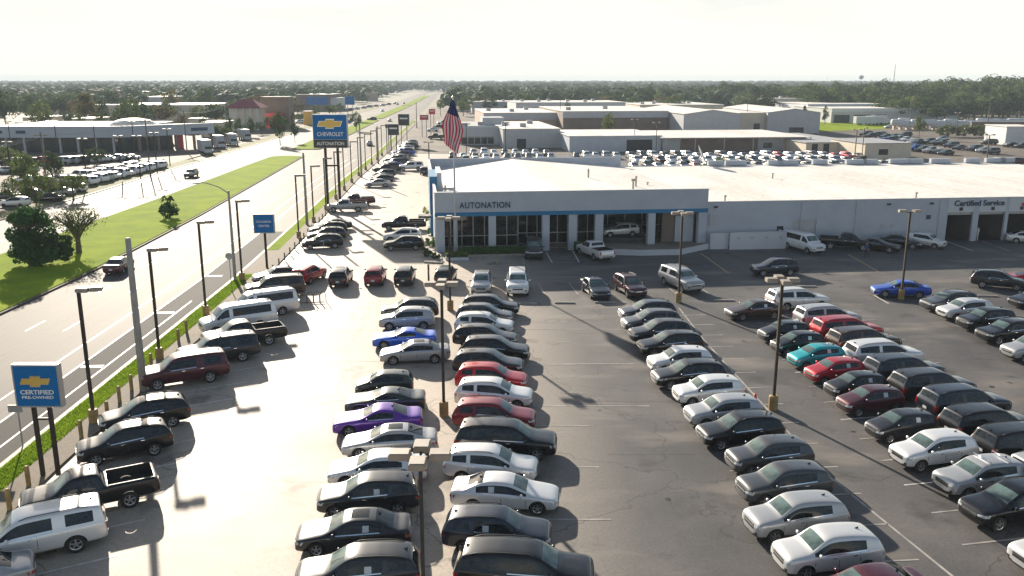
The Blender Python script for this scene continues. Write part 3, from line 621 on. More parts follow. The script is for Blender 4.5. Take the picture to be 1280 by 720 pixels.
def car(kind, color, x, y, heading, label, group, full=True, stick=0, sunroof=False, bars=False, z=.02):
    if kind not in PROTO: make_proto(kind)
    P = PROTO[kind]; nm, _, cat = KINDN[kind]; c = COLR[color]; jit = rnd.uniform(.9, 1.1); c = tuple(v * jit for v in c)
    root = empty(nm, x, y, z, R(heading)); tag(root, label, cat, group); root.scale = (rnd.uniform(.97, 1.025), 1, rnd.uniform(.975, 1.02))
    for (n, me, colr) in P['parts']:
        if me is None or (not full and n in ('door_gap', 'fog_lamp', 'intake', 'badge_bar', 'rear_bumper_trim', 'window_trim', 'antenna_fin', 'door_handle')): continue
        o = new(n, me, root)
        if colr: o.color = (*c, 1)
    for (wx, wy, wz, rz) in P['wheels']:
        w = new('wheel', P['tyre'], root, (wx, wy, wz), rz)
        if full: new('rim', P['rim'], w)
        else: new('rim', P['rim'], w)
    if stick and P['stick'][stick]: new('window_sticker', P['stick'][stick], root)
    if sunroof and P['sun']: new('sunroof', P['sun'], root)
    if bars: new('roof_bars', P['bars'], root)
    return root
ORD = ['nearest', 'second', 'third', 'fourth', 'fifth', 'sixth', 'seventh', 'eighth', 'ninth', 'tenth', 'eleventh', 'twelfth', 'thirteenth', 'fourteenth', 'fifteenth', 'sixteenth', 'seventeenth', 'eighteenth', 'nineteenth', 'twentieth']
ORDL = ['first'] + ORD[1:] + ['twenty-' + s for s in ('first', 'second', 'third', 'fourth', 'fifth')]
def row(items, heading, desc, group, stick=0, roofz=None):
    """items from far to near: (kind, colour, tail/nose pixel x pair, roof pixel y [, options])"""
    n = len(items)
    for i, it in enumerate(items):
        kind, color, xa, xb, yr = it[:5]; op = it[5] if len(it) > 5 else {}
        S = SPEC[kind]; x, y = at((xa + xb) / 2, yr, S['H'] - .03); k = n - 1 - i
        lab = f"{color} {KINDN[kind][1]}, {ORD[k]} from camera in {desc}" if k else f"{color} {KINDN[kind][1]}, nearest to camera in {desc}"
        car(kind, color, x, y, op.get('h', heading) + rnd.uniform(-1, 1), lab, group, True, op.get('stick', stick), op.get('sun', False), op.get('bars', False))
# column two: noses to the right, on the right of the central lamp posts
row([('suv_mid', 'dark grey', 581, 646, 368.7), ('suv_mid', 'grey', 572.5, 640, 380), ('suv_mid', 'white', 570, 641, 391), ('suv_mid', 'black', 569.5, 644, 406), ('suv_mid', 'black', 579, 660, 421),
     ('suv_mid', 'dark grey', 569, 652, 437.5), ('suv_mid', 'red', 571, 658, 455.5), ('suv_mid', 'white', 571, 664.5, 474.5), ('suv_mid', 'burgundy', 569, 667, 500), ('suv_long', 'black', 578, 687, 527.5, {'stick': 0}),
     ('suv_mid', 'white', 556, 672, 558.7), ('sedan', 'white', 567, 696, 596, {'stick': -1}), ('suv_mid', 'dark blue-grey', 562, 681, 638, {'stick': -1}), ('suv_long', 'black', 582, 729, 682)],
    -6, 'row right of central lamps', 'cars in the nose-right row beside the central lamp posts')
row([('suv_mid', 'dark grey', 548, 476, 373), ('suv_small', 'silver', 539, 477.5, 385), ('coupe2', 'bright blue', 544, 467, 411), ('sedan', 'silver', 561, 476, 426.5, {'sun': True}), ('hatch', 'dark green', 514, 446, 465),
     ('coupe2', 'dark green', 530, 433, 487), ('coupe', 'purple', 527, 417, 508.5), ('sedan', 'silver', 543, 431, 534, {'sun': True}), ('sedan', 'white', 533, 410, 566), ('suv_mid', 'dark grey', 524, 396, 594.5, {'stick': 1}),
     ('sedan', 'dark grey', 517, 367, 643, {'sun': True, 'stick': 1}), ('suv_mid', 'dark grey', 523, 371, 687, {'stick': 1})],
    186, 'row left of central lamps', 'cars in the nose-left row beside the central lamp posts')
row([('suv_mid', 'dark blue-grey', 841, 777, 375.5), ('suv_mid', 'grey', 847, 781, 387), ('suv_mid', 'dark grey', 860, 790, 400.5), ('suv_mid', 'black', 875, 801, 414.5), ('suv_small', 'white', 888, 812, 435),
     ('suv_mid', 'black', 902, 821, 451), ('suv_small', 'white', 928.5, 843.7, 471), ('suv_small', 'silver', 952, 857.5, 495.5), ('suv_mid', 'black', 975, 877, 518), ('suv_small', 'grey', 1016.5, 909, 549),
     ('suv_small', 'grey', 1039, 923, 583), ('suv_small', 'silver', 1061, 931, 622), ('suv_small', 'white', 1106, 966, 664), ('sedan', 'maroon', 1150, 1028, 716)],
    190, 'row right of the open aisle', 'cars in the row right of the open middle aisle')
row([('sedan', 'brown', 974, 914, 376), ('hatch', 'black', 1013, 948, 402.5), ('hatch', 'black', 1030, 966, 416), ('hatch', 'teal', 1055.6, 987, 432), ('hatch', 'red', 1081.5, 1007.5, 449), ('hatch', 'black', 1110, 1032, 467), ('hatch', 'maroon', 1130, 1048, 485),
     ('hatch', 'dark grey', 1172, 1084, 515), ('suv_small', 'white', 1224, 1113.5, 542.5, {'stick': 0}), ('suv_small', 'silver', 1290, 1168, 574, {'bars': True, 'stick': 0}), ('suv_mid', 'black', 1335, 1207, 607, {'stick': 0}), ('suv_small', 'white', 1405, 1267, 664, {'stick': 0})],
    193, 'row right of the right lamp', 'cars in the row right of the right lamp post', stick=1)
row([('suv_long', 'white', 961, 1035, 360), ('suv_long', 'silver', 994, 1076, 381), ('suv_long', 'red', 1014.5, 1104, 396), ('suv_long', 'brown', 1035, 1127, 409), ('suv_long', 'white', 1057, 1153, 425.5),
     ('suv_long', 'dark blue-grey', 1080, 1183, 443), ('suv_long', 'dark grey', 1113, 1220.6, 462), ('suv_long', 'dark blue-grey', 1149, 1266, 483), ('suv_long', 'black', 1178, 1296, 507), ('suv_long', 'black', 1223, 1345, 532), ('suv_long', 'silver', 1262, 1400, 566)],
    11, 'the long-SUV row at right', 'three-row SUVs parked tail to tail with the hatchback row')
row([('suv_mid', 'grey', 1220, 1156, 364), ('suv_small', 'white', 1242.5, 1172, 374), ('suv_small', 'black', 1272.5, 1196, 386), ('suv_mid', 'black', 1299, 1225.5, 399.5), ('suv_small', 'silver', 1332, 1257, 420)],
    192, 'the far right row', 'cars in the far right row')
# road-edge row, noses to the road
row([('sedan', 'dark grey', 364, 330, 334), ('suv_large', 'brown', 379, 306, 345, {'h': 200}), ('van', 'white', 362, 290, 364, {'h': 213}), ('van', 'white', 343, 250, 380, {'h': 213}), ('pickup', 'black', 346, 262, 401), ('suv_large', 'dark grey', 308, 235, 419), ('suv_large', 'maroon', 282, 175, 443),
     ('suv_mid', 'black', 240, 118, 499), ('suv_mid', 'black', 216, 92, 532), ('pickup', 'black', 190, 31, 587), ('suv_large', 'white', 116, -35, 637), ('sedan', 'silver', 20, -125, 704)],
    208, 'row along the roadside pavement', 'cars facing the road along the pavement')
def one(kind, color, px, py, h, label, group=None, **k):
    x, y = at(px, py, .75); car(kind, color, x, y, h, label, group, **k)
# cars across the middle of the lot, far side of the rows
G1 = 'cars standing singly across the drive aisle'
for kind, color, px, py, h, lab in [
  ('suv_mid', 'red', 386, 342, 75, 'red SUV beside the brown SUV, leftmost of the tail-on cars'), ('suv_mid', 'black', 426, 345, 93, 'black SUV tail-on, between the two red SUVs'),
  ('suv_mid', 'burgundy', 469, 343.5, 93, 'dark red SUV tail-on, between two black SUVs'), ('suv_mid', 'black', 506, 343, 92, 'black SUV tail-on, just left of the upright board'),
  ('suv_mid', 'dark grey', 557, 343, 88, 'dark SUV behind the far central lamp post'), ('suv_mid', 'silver', 602, 353, -90, 'silver SUV facing the camera above the central row'),
  ('suv_large', 'white', 647, 354, -90, 'white SUV facing the camera, behind the concrete wheel stop'), ('sedan', 'dark blue-grey', 744, 358, -80, 'blue-grey sedan facing the camera left of a dark SUV'),
  ('suv_mid', 'maroon', 787, 357, -76, 'dark maroon SUV between blue-grey sedan and silver SUV'), ('suv_large', 'silver', 851, 350, -70, 'silver large SUV beside the middle right lamp post'),
  ('suv_mid', 'dark blue-grey', 968, 334, 186, 'dark SUV driving left in front of the service wall'), ('sedan', 'blue', 1126, 360, 172, 'bright blue sedan behind the two-headed lamp post'),
  ('suv_mid', 'dark grey', 1248, 350, -25, 'dark grey SUV alone in the sunlit aisle at right'), ('coupe2', 'red', 1292, 348, -20, 'red car cut by the right edge of the photo'), ('sedan', 'black', 1296, 372, 195, 'black sedan cut by right edge below the red car'),
  ('suv_large', 'dark grey', 667, 312, -90, 'dark SUV facing out in front of the showroom hedge'), ('pickup', 'white', 744, 314, 112, 'white pickup nosed in to the showroom front'),
  ('van', 'white', 1003, 305, -68, 'white passenger van parked by the roll-up door'), ('pickup', 'black', 1056, 303, -18, 'black pickup parked against the white service wall'), ('coupe', 'black', 1096, 305, -35, 'low black coupe between black pickup and black sedan'),
  ('sedan', 'black', 1125, 301, -30, 'black sedan by the white wall left of white sedan'), ('suv_small', 'white', 1158, 301, -48, 'white small SUV beside the first service bay'), ('sedan', 'white', 1285, 296, -20, 'white car leaving the last service bay at right edge'),
  ('pickup', 'black', 505, 280, 185, 'black pickup at the back of the trio left of showroom'), ('suv_mid', 'white', 503, 294, 186, 'white SUV in the middle of the trio left of showroom'), ('suv_mid', 'black', 505, 304, 186, 'black SUV nearest of the trio left of showroom'),
  ('suv_large', 'white', 514, 208.5, 190, 'white large SUV in the side lot behind the showroom corner'), ('suv_mid', 'dark blue-grey', 531, 213, 92, 'dark SUV tail-on beside the blue showroom tower'),
  ('pickup', 'black', 546, 171, 180, 'black pickup far up the side lot by the flag'), ('sedan', 'black', 527, 211, 95, 'black car between white SUV and blue tower') ][:-1]:
    one(kind, color, px, py, h, lab, G1)
# pavement-side cars further up the road, near to far
G2 = 'cars along the pavement further up the road'
far = [('suv_mid', 'black', 403, 302, 196), ('suv_mid', 'dark grey', 408, 293, 196), ('suv_mid', 'black', 410, 286, 196), ('sedan', 'black', 416, 280, 196), ('pickup', 'silver', 434, 258, 190), ('pickup', 'maroon', 446, 251, 190)]
for i, (k, c, px, py, h) in enumerate(far): one(k, c, px, py, h, f"{c} {KINDN[k][1]}, {ORDL[i]} in the cluster under the tall roadside sign", G2)
cl = ['silver', 'dark grey', 'black', 'dark grey', 'black', 'black', 'blue', 'dark blue-grey', 'black', 'silver', 'black', 'dark grey', 'blue', 'black', 'silver', 'white', 'black', 'dark grey', 'black', 'silver']
for i in range(20):
    y = 158 + i * 5.2 + (4 if i > 3 else 0); x = interp(RE, y) + 7.8 + rnd.uniform(-.3, .3); k = ['pickup', 'suv_mid', 'sedan', 'suv_mid'][i % 4] if i else 'sedan'
    car(k, cl[i], x, y, 200 + rnd.uniform(-3, 3), f"{cl[i]} {KINDN[k][1]}, {ORDL[i]} of the long line beyond the tall sign", 'long line of cars beyond the tall roadside sign', False)
# traffic
GT = 'cars driving on the avenue'
for k, c, px, py, h, lab in [('sedan', 'maroon', 148.5, 330, 96, 'red car driving away beside the grassy median, nearest on the road'), ('suv_mid', 'grey', 239, 217, -88, 'grey SUV coming along the far carriageway'), ('sedan', 'silver', 462, 179, 98, 'silver car on the road below the two dark signs'),
     ('suv_mid', 'black', 465, 148.5, 175, 'dark SUV crossing the gap in the median'), ('sedan', 'white', 487, 150, 98, 'white car far up the near carriageway'), ('sedan', 'dark grey', 497, 130, -85, 'dark car far away on the left carriageway'), ('sedan', 'white', 478, 138, -85, 'white car left of the third median, far away'),
     ('sedan', 'black', 505, 128.5, -85, 'black car most distant on the left carriageway')]:
    x, y = at(px, py, .7); car(k, c, x, y, h, lab, GT, False, z=.0)

# ------------------------------------------------------------------ buildings
def zat(py, D): v = (py - 360) / FOC; return CAM_H - D * (v * _c + _s) / (_c - v * _s)
def xat(px, D, z=2): return (px - 640) / FOC * (D * _c + (CAM_H - z) * _s)
def text(body, size, m, parent, loc, rot, name='lettering', ext=.03, width=None, bold=0.0, sp=1.0):
    cu = bpy.data.curves.new(name, 'FONT'); cu.body = body; cu.size = size; cu.extrude = ext; cu.align_x = 'CENTER'; cu.align_y = 'CENTER'; cu.offset = bold; cu.space_character = sp
    t = bpy.data.objects.new('t', cu); COL.objects.link(t); me = evaluated(t); bpy.data.objects.remove(t, do_unlink=True); me.materials.clear(); me.materials.append(M[m])
    if width:
        xs = [v.co.x for v in me.vertices]; k = width / (max(xs) - min(xs))
        for v in me.vertices: v.co.x *= k
    o = new(name, me, parent, loc); o.rotation_euler = rot; return o
class Bld:
    def __init__(s, name, label, cat, fl, ang, group=None):
        s.root = empty(name, fl[0], fl[1], 0, R(ang)); tag(s.root, label, cat, group); s.a = R(ang); s.fl = fl
    def u(s, px, z=2):       # local distance along the front for a measured column of the photograph
        u = 0
        for _ in range(25): u = (xat(px, s.fl[1] + u * math.sin(s.a), z) - s.fl[0]) / math.cos(s.a)
        return u
    def box(s, name, u0, u1, v0, v1, z0, z1, m, parent=None, label=None):
        o = MB().box(((u0 + u1) / 2, (v0 + v1) / 2, (z0 + z1) / 2), (abs(u1 - u0), abs(v1 - v0), z1 - z0)).build(name, M[m] if isinstance(m, str) else m, parent or s.root)
        if label: o['label'] = label
        return o
# --- the showroom
B = Bld('showroom_building', 'white showroom with blue stripe, square columns and cream gabled roof', 'building', (-8.6, 95.6), 6.4)
UW = B.u(885, 5); D_ = 43.5
fz0, fz1 = 4.15, 6.8
B.box('fascia', 0, UW, 0, .45, fz0 + .45, fz1, 'wall_pale'); B.box('blue_stripe', -.03, UW + .03, -.04, .42, fz0, fz0 + .446, 'stripe_blue')
for k in range(1, 7): B.box('panel_joint', UW * k / 7 - .012, UW * k / 7 + .012, -.004, .02, fz0 + .46, fz1 - .1, 'wall_grey')
B.box('parapet_cap', -.06, UW + .06, -.06, .52, fz1 + .001, fz1 + .08, 'wall_white')
B.box('soffit', .05, UW - .05, .46, 3.4, fz0 + .25, fz0 + .4, 'wall_grey')
cols = [(545, 556), (567, 572), (611, 620), (678, 687), (711, 721), (744, 754), (810, 819), (873, 884)]
for a, b in cols: B.box('column', max(.02, B.u(a)), min(UW - .02, B.u(b)), .02, .02 + (.85 if b - a > 6 else .4), .02, fz0, 'wall_pale')
gv = 3.2
B.box('showroom_floor', .2, UW - .3, 1.1, 14, .06, .25, 'walk')
B.box('left_wall', .0, .3, .9, D_ - .3, 0, 6.75, 'wall_white'); B.box('right_wall', UW - .3, UW, .9, D_ - .3, 0, 5.2, 'wall_white')
B.box('interior_wall', .4, UW - .4, 14.1, 14.4, .1, 4.6, 'wall_tan'); B.box('rear_wall', 0, UW, D_ - .3, D_, 0, 6.8, 'wall_pale')
B.box('ceiling_slab', .35, UW - .35, 3.41, D_ - .4, 4.62, 4.8, 'wall_grey')
# gabled membrane roof
mb = MB(); um = UW * .43; e0, e1, rz_ = 5.12, 5.3, 6.66
for (ua, za, ub, zb_) in ((.31, e0, um, rz_), (um, rz_, UW + .2, e1)):
    mb.face([(ua, .46, za), (ub, .46, zb_), (ub, D_ - .31, zb_), (ua, D_ - .31, za)])
mb.face([(.31, .46, e0), (.31, .46, 4.7), (UW, .46, 4.7), (UW, .46, e1), (um, .46, rz_)])
mb.build('roof', M['roof_white'], B.root)
for k, (uu, vv) in enumerate(((UW * .68, 20), (UW * .79, 9), (UW * .83, 12.5), (1.4, 5.5))):
    z = 6.0; mbv = MB().tube([(uu, vv, 5.5), (uu, vv, 6.9 if k != 0 else 7.3)], .11, 8); mbv.box((uu, vv, 6.95), (.5, .35, .3) if k == 1 else (.25, .25, .15)); mbv.build('roof_vent', M['lamp_head'], B.root)
B.box('roof_hatch', 1.2, 2.6, 6, 9.5, 5.9, 6.25, 'wall_grey')
# storefront glazing: mullions and panes
x0 = .9
edges = [B.u(p) for p in (556, 572, 590, 611, 632, 650, 664, 687, 699, 711)]
def glaze(u0, u1, n, v, z0, z1, parent=B):
    w = (u1 - u0) / n
    for k in range(n):
        a, b = u0 + w * k, u0 + w * (k + 1)
        parent.box('window_pane', a + .05, b - .05, v, v + .02, z0 + .1, z1 - .05, 'pane')
    fr = MB()
    for k in range(n + 1): fr.box((u0 + w * k, v, (z0 + z1) / 2), (.09, .12, z1 - z0))
    for z in (z0 + .05, z1 - .04, z0 + (z1 - z0) * .32): fr.box(((u0 + u1) / 2, v, z), (u1 - u0, .1, .09))
    fr.build('window_frame', M['galv'], parent.root)
glaze(.5, B.u(650), 7, 2.0, .3, 4.3); glaze(B.u(650), B.u(754), 8, gv, .3, 4.3)
glaze(B.u(754), B.u(846), 4, 7.5, .3, 4.3)
B.box('side_wall_panel', B.u(754) - .1, B.u(754) + .1, 2.2, 7.4, .26, 4.35, 'wall_pale')
B.box('service_door', B.u(848), B.u(871), 1.35, 1.5, .27, 3.6, 'wall_pale'); B.box('brown_wall', B.u(832), B.u(848), 1.6, 1.8, .27, 4.3, 'wall_brown')
B.box('door_jamb', B.u(871) + .01, B.u(873), 1.3, 1.6, .27, 3.8, 'black')
bx = text('AUTONATION', 1.0, 'letter_blue', B.root, ((B.u(575) + B.u(638)) / 2, -.05, 5.35), (math.pi / 2, 0, 0), 'wall_lettering', .04, B.u(638) - B.u(575), .018, 1.1); bx.scale = (1, .95, 1)
# blue entrance tower on the left flank
T = Bld('blue_entrance_tower', 'tall blue entrance panel on the left flank of the showroom', 'wall', (-10.1, 106), 6.4)
T.box('blue_panel', 0, .9, 0, 9, 0, 7.5, 'stripe_blue'); T.box('white_frame', .92, 1.5, .5, 8.5, 0, 7.9, 'wall_white'); T.box('canopy', -1.5, -.01, -5.2, -3.6, 3.2, 3.45, 'sign_black')
# --- the service building
ang = R(6.4); ux, uy = math.cos(ang), math.sin(ang)
S2 = Bld('service_building', 'long white service building with roll-up door and dark service bays', 'building', (-8.6 + ux * (UW + .02) - uy * -.4, 95.6 + uy * (UW + .02) + .4), 6.4)
SW = 68; h2 = 5.25
bays = [(1183, 1215), (1222, 1255), (1259, 1290), (1295, 1327), (1331, 1362)]; bz = 3.55
bu = [(S2.u(a), S2.u(b)) for a, b in bays]; ru = (S2.u(990), S2.u(1020))
segs = [0.02]; 
B_ = S2.box
cuts = [ru] + bu; prev = .02
for (a, b) in cuts: B_('wall', prev, a, 0, .3, 0, h2, 'wall_pale'); prev = b
B_('wall', prev, SW, 0, .3, 0, h2, 'wall_pale')
B_('wall', ru[0] + .001, ru[1] - .001, .02, .3, 3.0, h2 - .001, 'wall_pale')
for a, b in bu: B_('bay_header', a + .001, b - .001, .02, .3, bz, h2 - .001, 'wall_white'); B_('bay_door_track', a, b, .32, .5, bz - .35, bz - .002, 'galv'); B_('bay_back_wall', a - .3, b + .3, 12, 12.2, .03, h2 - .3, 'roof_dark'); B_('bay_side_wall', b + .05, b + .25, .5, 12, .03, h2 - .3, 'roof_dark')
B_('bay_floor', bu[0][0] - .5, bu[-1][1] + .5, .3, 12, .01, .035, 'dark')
for k in range(7): B_('roll_up_slat', ru[0], ru[1], .16, .2 + .012 * (k % 2), .03 + k * .425, .03 + (k + 1) * .425 - .03, 'wall_grey')
B_('roll_up_door', ru[0], ru[1], .215, .26, .03, 3.0, 'galv')
B_('side_door', S2.u(971), S2.u(979), -.03, -.002, .03, 2.3, 'window'); B_('electrical_panel', S2.u(886), S2.u(896), -.12, -.001, 2.5, 3.9, 'wall_grey')
for px in (1084, 1104, 1116, 1159): B_('wall_vent', S2.u(px) - .25, S2.u(px) + .3, -.06, -.002, 1.9 if px < 1150 else 2.8, 2.3 if px < 1150 else 3.3, 'letter_blue' if px > 1150 else 'wall_grey')
for px in (1000, 1068, 1172): B_('downspout', S2.u(px) - .05, S2.u(px) + .05, -.1, -.005, .1, h2 - .1, 'wall_grey')
for px in (893, 1108, 1161): B_('wall_lamp', S2.u(px) - .2, S2.u(px) + .2, -.25, -.003, 4.6, 4.8, 'black')
for (a, b) in bu: B_('bay_number_plate', (a + b) / 2 - .22, (a + b) / 2 + .22, -.03, -.002, 3.75, 4.15, 'sign_black')
text('1 2', .3, 'letter_white', S2.root, ((bu[0][0] + bu[0][1]) / 2, -.045, 3.95), (math.pi / 2, 0, 0), 'bay_numeral', .01) if False else None
st = text('Certified Service', .95, 'letter_blue', S2.root, ((S2.u(1190) + S2.u(1252)) / 2, -.04, 4.62), (math.pi / 2, 0, 0), 'service_lettering', .03, S2.u(1252) - S2.u(1190), .02)
B_('red_round_sign', S2.u(1274), S2.u(1277), -.03, -.002, 4.2, 4.6, 'sign_red')
B_('left_end_wall', .0, .28, .31, D_, 0, h2 - .02, 'wall_pale'); B_('rear_wall', 0, SW, D_ - .28, D_, 0, h2, 'wall_pale')
B_('roof', .0, SW, .31, D_ - .29, h2 - .22, h2 - .1, 'roof_white'); B_('roof_edge', 0, SW + .05, -.05, .34, h2 + .001, h2 + .07, 'wall_grey')
for k in range(12): B_('roof_seam', k * 5.5 + 2, k * 5.5 + 2.1, .4, D_ - .4, h2 - .099, h2 - .075, 'roof_white')
for k, px in enumerate((883, 905, 960, 972, 1018, 1062, 1085, 1120, 1145, 1175, 1222, 1250, 1270)):
    uu = (xat(px, 144.5, 5.5) - S2.fl[0] + D_ * math.sin(ang)) / math.cos(ang)
    B_('raised_parapet', uu, uu + (3.6 if k % 2 else 2.6), D_ - .9, D_ - .26, h2 + .002, h2 + .75, 'wall_pale')
for px, v in ((1150, .9), (909, .8), (1068, 24), (852, 15)):
    uu = S2.u(px, 5); z = h2; MB().tube([(uu, v, z - .2), (uu, v, z + .6)], .09, 8).box((uu, v, z + .6), (.3, .3, .12)).build('roof_vent', M['lamp_head'], S2.root)
# enclosure wall, ramp
F_ = Bld('enclosure_wall', 'low white enclosure wall standing in front of the service building', 'wall', (S2.fl[0] + .1, S2.fl[1] - 1.0), 6.4)
w1 = F_.u(979); F_.box('wall_panel', 0, w1 * .24, -.6, -.4, 0, 1.9, 'wall_white'); F_.box('wall_panel', w1 * .24, w1, -1.1, -.9, 0, 2.0, 'wall_white'); F_.box('wall_return', w1 - .2, w1, -.89, .9, 0, 1.95, 'wall_white')
F_.box('wall_cap', w1 * .24, w1 + .02, -1.14, -.86, 2.001, 2.06, 'wall_grey')
for k in range(4): F_.box('wall_vent', w1 * (.33 + .19 * k), w1 * (.33 + .19 * k) + .35, -1.15, -1.102, 1.2, 1.5, 'wall_grey')
# raised display deck and ramp wall
P_ = [at(757, 318), at(800, 319.5), at(850, 318.5), at(885, 311)]
dk = MB(); pts = [at(757, 318), at(800, 319.5), at(850, 318.5), at(885, 311), (B.fl[0] + ux * (UW - .2) - uy * 1.2, B.fl[1] + uy * (UW - .2) + ux * 1.2), (B.fl[0] + ux * B.u(757) - uy * 1.2, B.fl[1] + uy * B.u(757) + 1.2)]
o = MB().prism(pts, .01, .52).build('display_deck', M['walk']); tag(o, 'low paved display deck in front of the right half of showroom', 'deck')
mb = MB()
for a, b in zip(pts[:4], pts[1:4]):
    d = math.hypot(b[0] - a[0], b[1] - a[1]); mb.box(((a[0] + b[0]) / 2, (a[1] + b[1]) / 2 - .08, .32), (d + .1, .14, .66), math.atan2(b[1] - a[1], b[0] - a[0]))
o = mb.build('ramp_wall', M['wall_white']); tag(o, 'low white bent wall along the ramp before the showroom', 'wall')
# display cars in and before the showroom
def local(Bq, u, v): return (Bq.fl[0] + math.cos(Bq.a) * u - math.sin(Bq.a) * v, Bq.fl[1] + math.sin(Bq.a) * u + math.cos(Bq.a) * v)
for k, c, px, v, z, h, lab, sc in (('sedan', 'silver', 626, 6.5, 1.0, 186, 'silver sedan raised on a stand inside the glazed showroom', 1), ('coupe2', 'dark green', 588, 5.5, .26, 182, 'dark car standing low inside the left end of the showroom', 1),
        ('suv_mid', 'white', 786, 4.4, .75, 190, 'white SUV displayed on a stand in the open porch', 1), ('sedan', 'dark grey', 832, 9, .3, 200, 'dark sedan inside behind the porch at right of white SUV', 1)):
    x, y = local(B, B.u(px), v); car(k, c, x, y, h, lab, 'cars on display in the showroom', True, z=z)
for px, v, w, z in ((626, 6.5, 5.2, 1.0), (786, 4.4, 5.0, .75)):
    x, y = local(B, B.u(px), v); o = MB().box((0, 0, z / 2 + .1), (w, 2.4, z - .25)).box((0, 0, z - .04), (w + .1, 2.5, .06)).build('display_stand', M['roof_dark'], None, (x, y, 0), ang); tag(o, 'dark display stand under the ' + ('silver sedan inside the showroom' if px < 700 else 'white SUV in the porch'), 'stand', 'display stands under cars')
mb = MB(); mb.face([(-.3, 0, 0), (.3, 0, 0), (.25, .25, .9), (-.25, .25, .9)]); mb.face([(.3, .6, 0), (-.3, .6, 0), (-.25, .27, .9), (.25, .27, .9)]); x, y = at(769, 296, .5); o = mb.build('folding_sign', M['letter_white'], None, (x, y, .52)); tag(o, 'small white folding sign at the front wheel of the porch SUV', 'sign')

# --- buildings beyond, each with walls, roof and the openings one can tell apart
def far_b(name, label, pxl, pxr, ytop, D, depth, wall, roof, ang_=6.4, cat='building', zover=None, gable=0, doors=(), wins=0, par=.0, windark='window', stripe=None, units=0):
    h = zover if zover else zat(ytop, D); fl = (xat(pxl, D, h), D); b = Bld(name, label, cat, fl, ang_); w = b.u(pxr, h)
    b.box('wall', 0, w, 0, depth, 0, h - .15, wall)
    if gable:
        mb = MB(); m_ = w / 2
        mb.face([(-.3, -.3, h - .15), (m_, -.3, h + gable), (m_, depth + .3, h + gable), (-.3, depth + .3, h - .15)]); mb.face([(m_, -.3, h + gable), (w + .3, -.3, h - .15), (w + .3, depth + .3, h - .15), (m_, depth + .3, h + gable)])
        mb.build('roof', M[roof], b.root); g = MB(); g.face([(0, -.01, h - .16), (w, -.01, h - .16), (m_, -.01, h + gable - .06)]); g.build('gable_end', M[wall], b.root)
    else:
        b.box('roof', -.25, w + .25, -.25, depth + .25, h - .14, h + .02, roof)
        if par: 
            b.box('parapet', -.3, w + .3, -.4, -.26, h - .3, h + par, wall)
    for (a, c, z0, z1) in doors: b.box('door_opening', w * a, w * c, -.06, -.01, z0, min(z1, h - .4), 'dark')
    for k in range(wins): b.box('window', w * (k + .3) / wins, w * (k + .7) / wins, -.06, -.01, h * .35, h * .7, windark)
    if stripe: b.box('fascia_band', -.2, w + .2, -.45, -.27, h - stripe[0], h - stripe[1], stripe[2])
    for k in range(units):
        uu, vv = w * (.08 + .84 * ((k * 7 + 3) % units) / units), depth * (.2 + .6 * ((k * 5 + 2) % 7) / 7); b.box('roof_unit', uu, uu + 1.8, vv, vv + 1.8, h + .021, h + 1.1, 'roof_grey')
    return b, w, h
b, w, h = far_b('pale_showroom', 'pale dealer building with dark glazing behind the flag', 575, 628, 160, 262, 40, 'wall_white', 'roof_grey', par=.6, units=2)
b.box('glazing_frame', w * .02, w * .80, -.1, -.02, .2, zat(172, 262) + .3, 'galv')
for k in range(5): b.box('window_pane', w * (.03 + .155 * k), w * (.165 + .155 * k), -.16, -.11, .4, zat(172, 262), 'window')
b.box('roof_penthouse', w * .62, w * 1.15, 14, 24, h + .022, h + 2.4, 'wall_grey')
far_b('blue_grey_workshop', 'blue-grey workshop wall right of the pale dealer building', 629, 700, 161, 250, 45, 'wall_grey', 'roof_white', doors=((.24, .4, 0, 2.6),), units=3)
b, w, h = far_b('canopy_workshop', 'long low workshop with cream roof and dark open bay', 712, 827, 170, 236, 30, 'wall_pale', 'roof_white', doors=((.62, .9, .1, 3.2),), wins=0)
b, w, h = far_b('open_fronted_shed', 'open-fronted shed with overhanging cream roof behind car rows', 829, 1008, 171.5, 238, 32, 'wall_grey', 'roof_white')
b.box('bay_shade_panel', w * .12, w * .66, -.08, -.01, .1, h - .5, 'wall_brown'); b.box('roof_overhang', -1, w + .2, -3.0, -.26, h - .12, h + .03, 'roof_white')  # brown panel paints the open bay's shade onto the closed front wall
for k in range(6): b.box('post', w * k / 5 - .1, w * k / 5 + .1, -2.9, -2.7, 0, h - .13, 'galv')
b.box('window', w * .7, w * .76, -.06, -.01, .8, 2.2, 'window')
b, w, h = far_b('garage_bay_building', 'grey roofed garage block with row of tall doors', 1082, 1140, 179, 215, 18, 'wall_cream', 'roof_grey', doors=((.3, .5, 1, 2.4),))
b, w, h = far_b('garage_wing', 'cream garage wing with four tall door openings', 1008, 1080, 178, 228, 40, 'wall_cream', 'roof_grey', doors=((.1, .2, 0, 3.4), (.3, .4, 0, 3.4), (.55, .66, 0, 3.4), (.75, .85, 0, 3.4)))
far_b('brown_warehouse', 'long brown and grey warehouse with flat pale roof', 605, 703, 141, 330, 50, 'wall_tan', 'roof_white', stripe=(2.6, .1, 'wall_grey'), units=3)
far_b('brown_warehouse_wing', 'taller brown warehouse wing left of the gabled hall', 704, 835, 139, 318, 60, 'wall_brown', 'roof_white', stripe=(2.4, .1, 'wall_grey'), units=2)
far_b('gabled_hall', 'blue-grey gabled hall with a cream metal roof', 855, 926, 142, 305, 60, 'wall_grey', 'roof_white', gable=1.3)
far_b('gabled_warehouse', 'second gabled warehouse with cream side wall and door', 960, 1026, 140, 320, 60, 'wall_grey', 'roof_white', gable=1.2, ang_=2, doors=((.42, .7, 0, 2.2),))
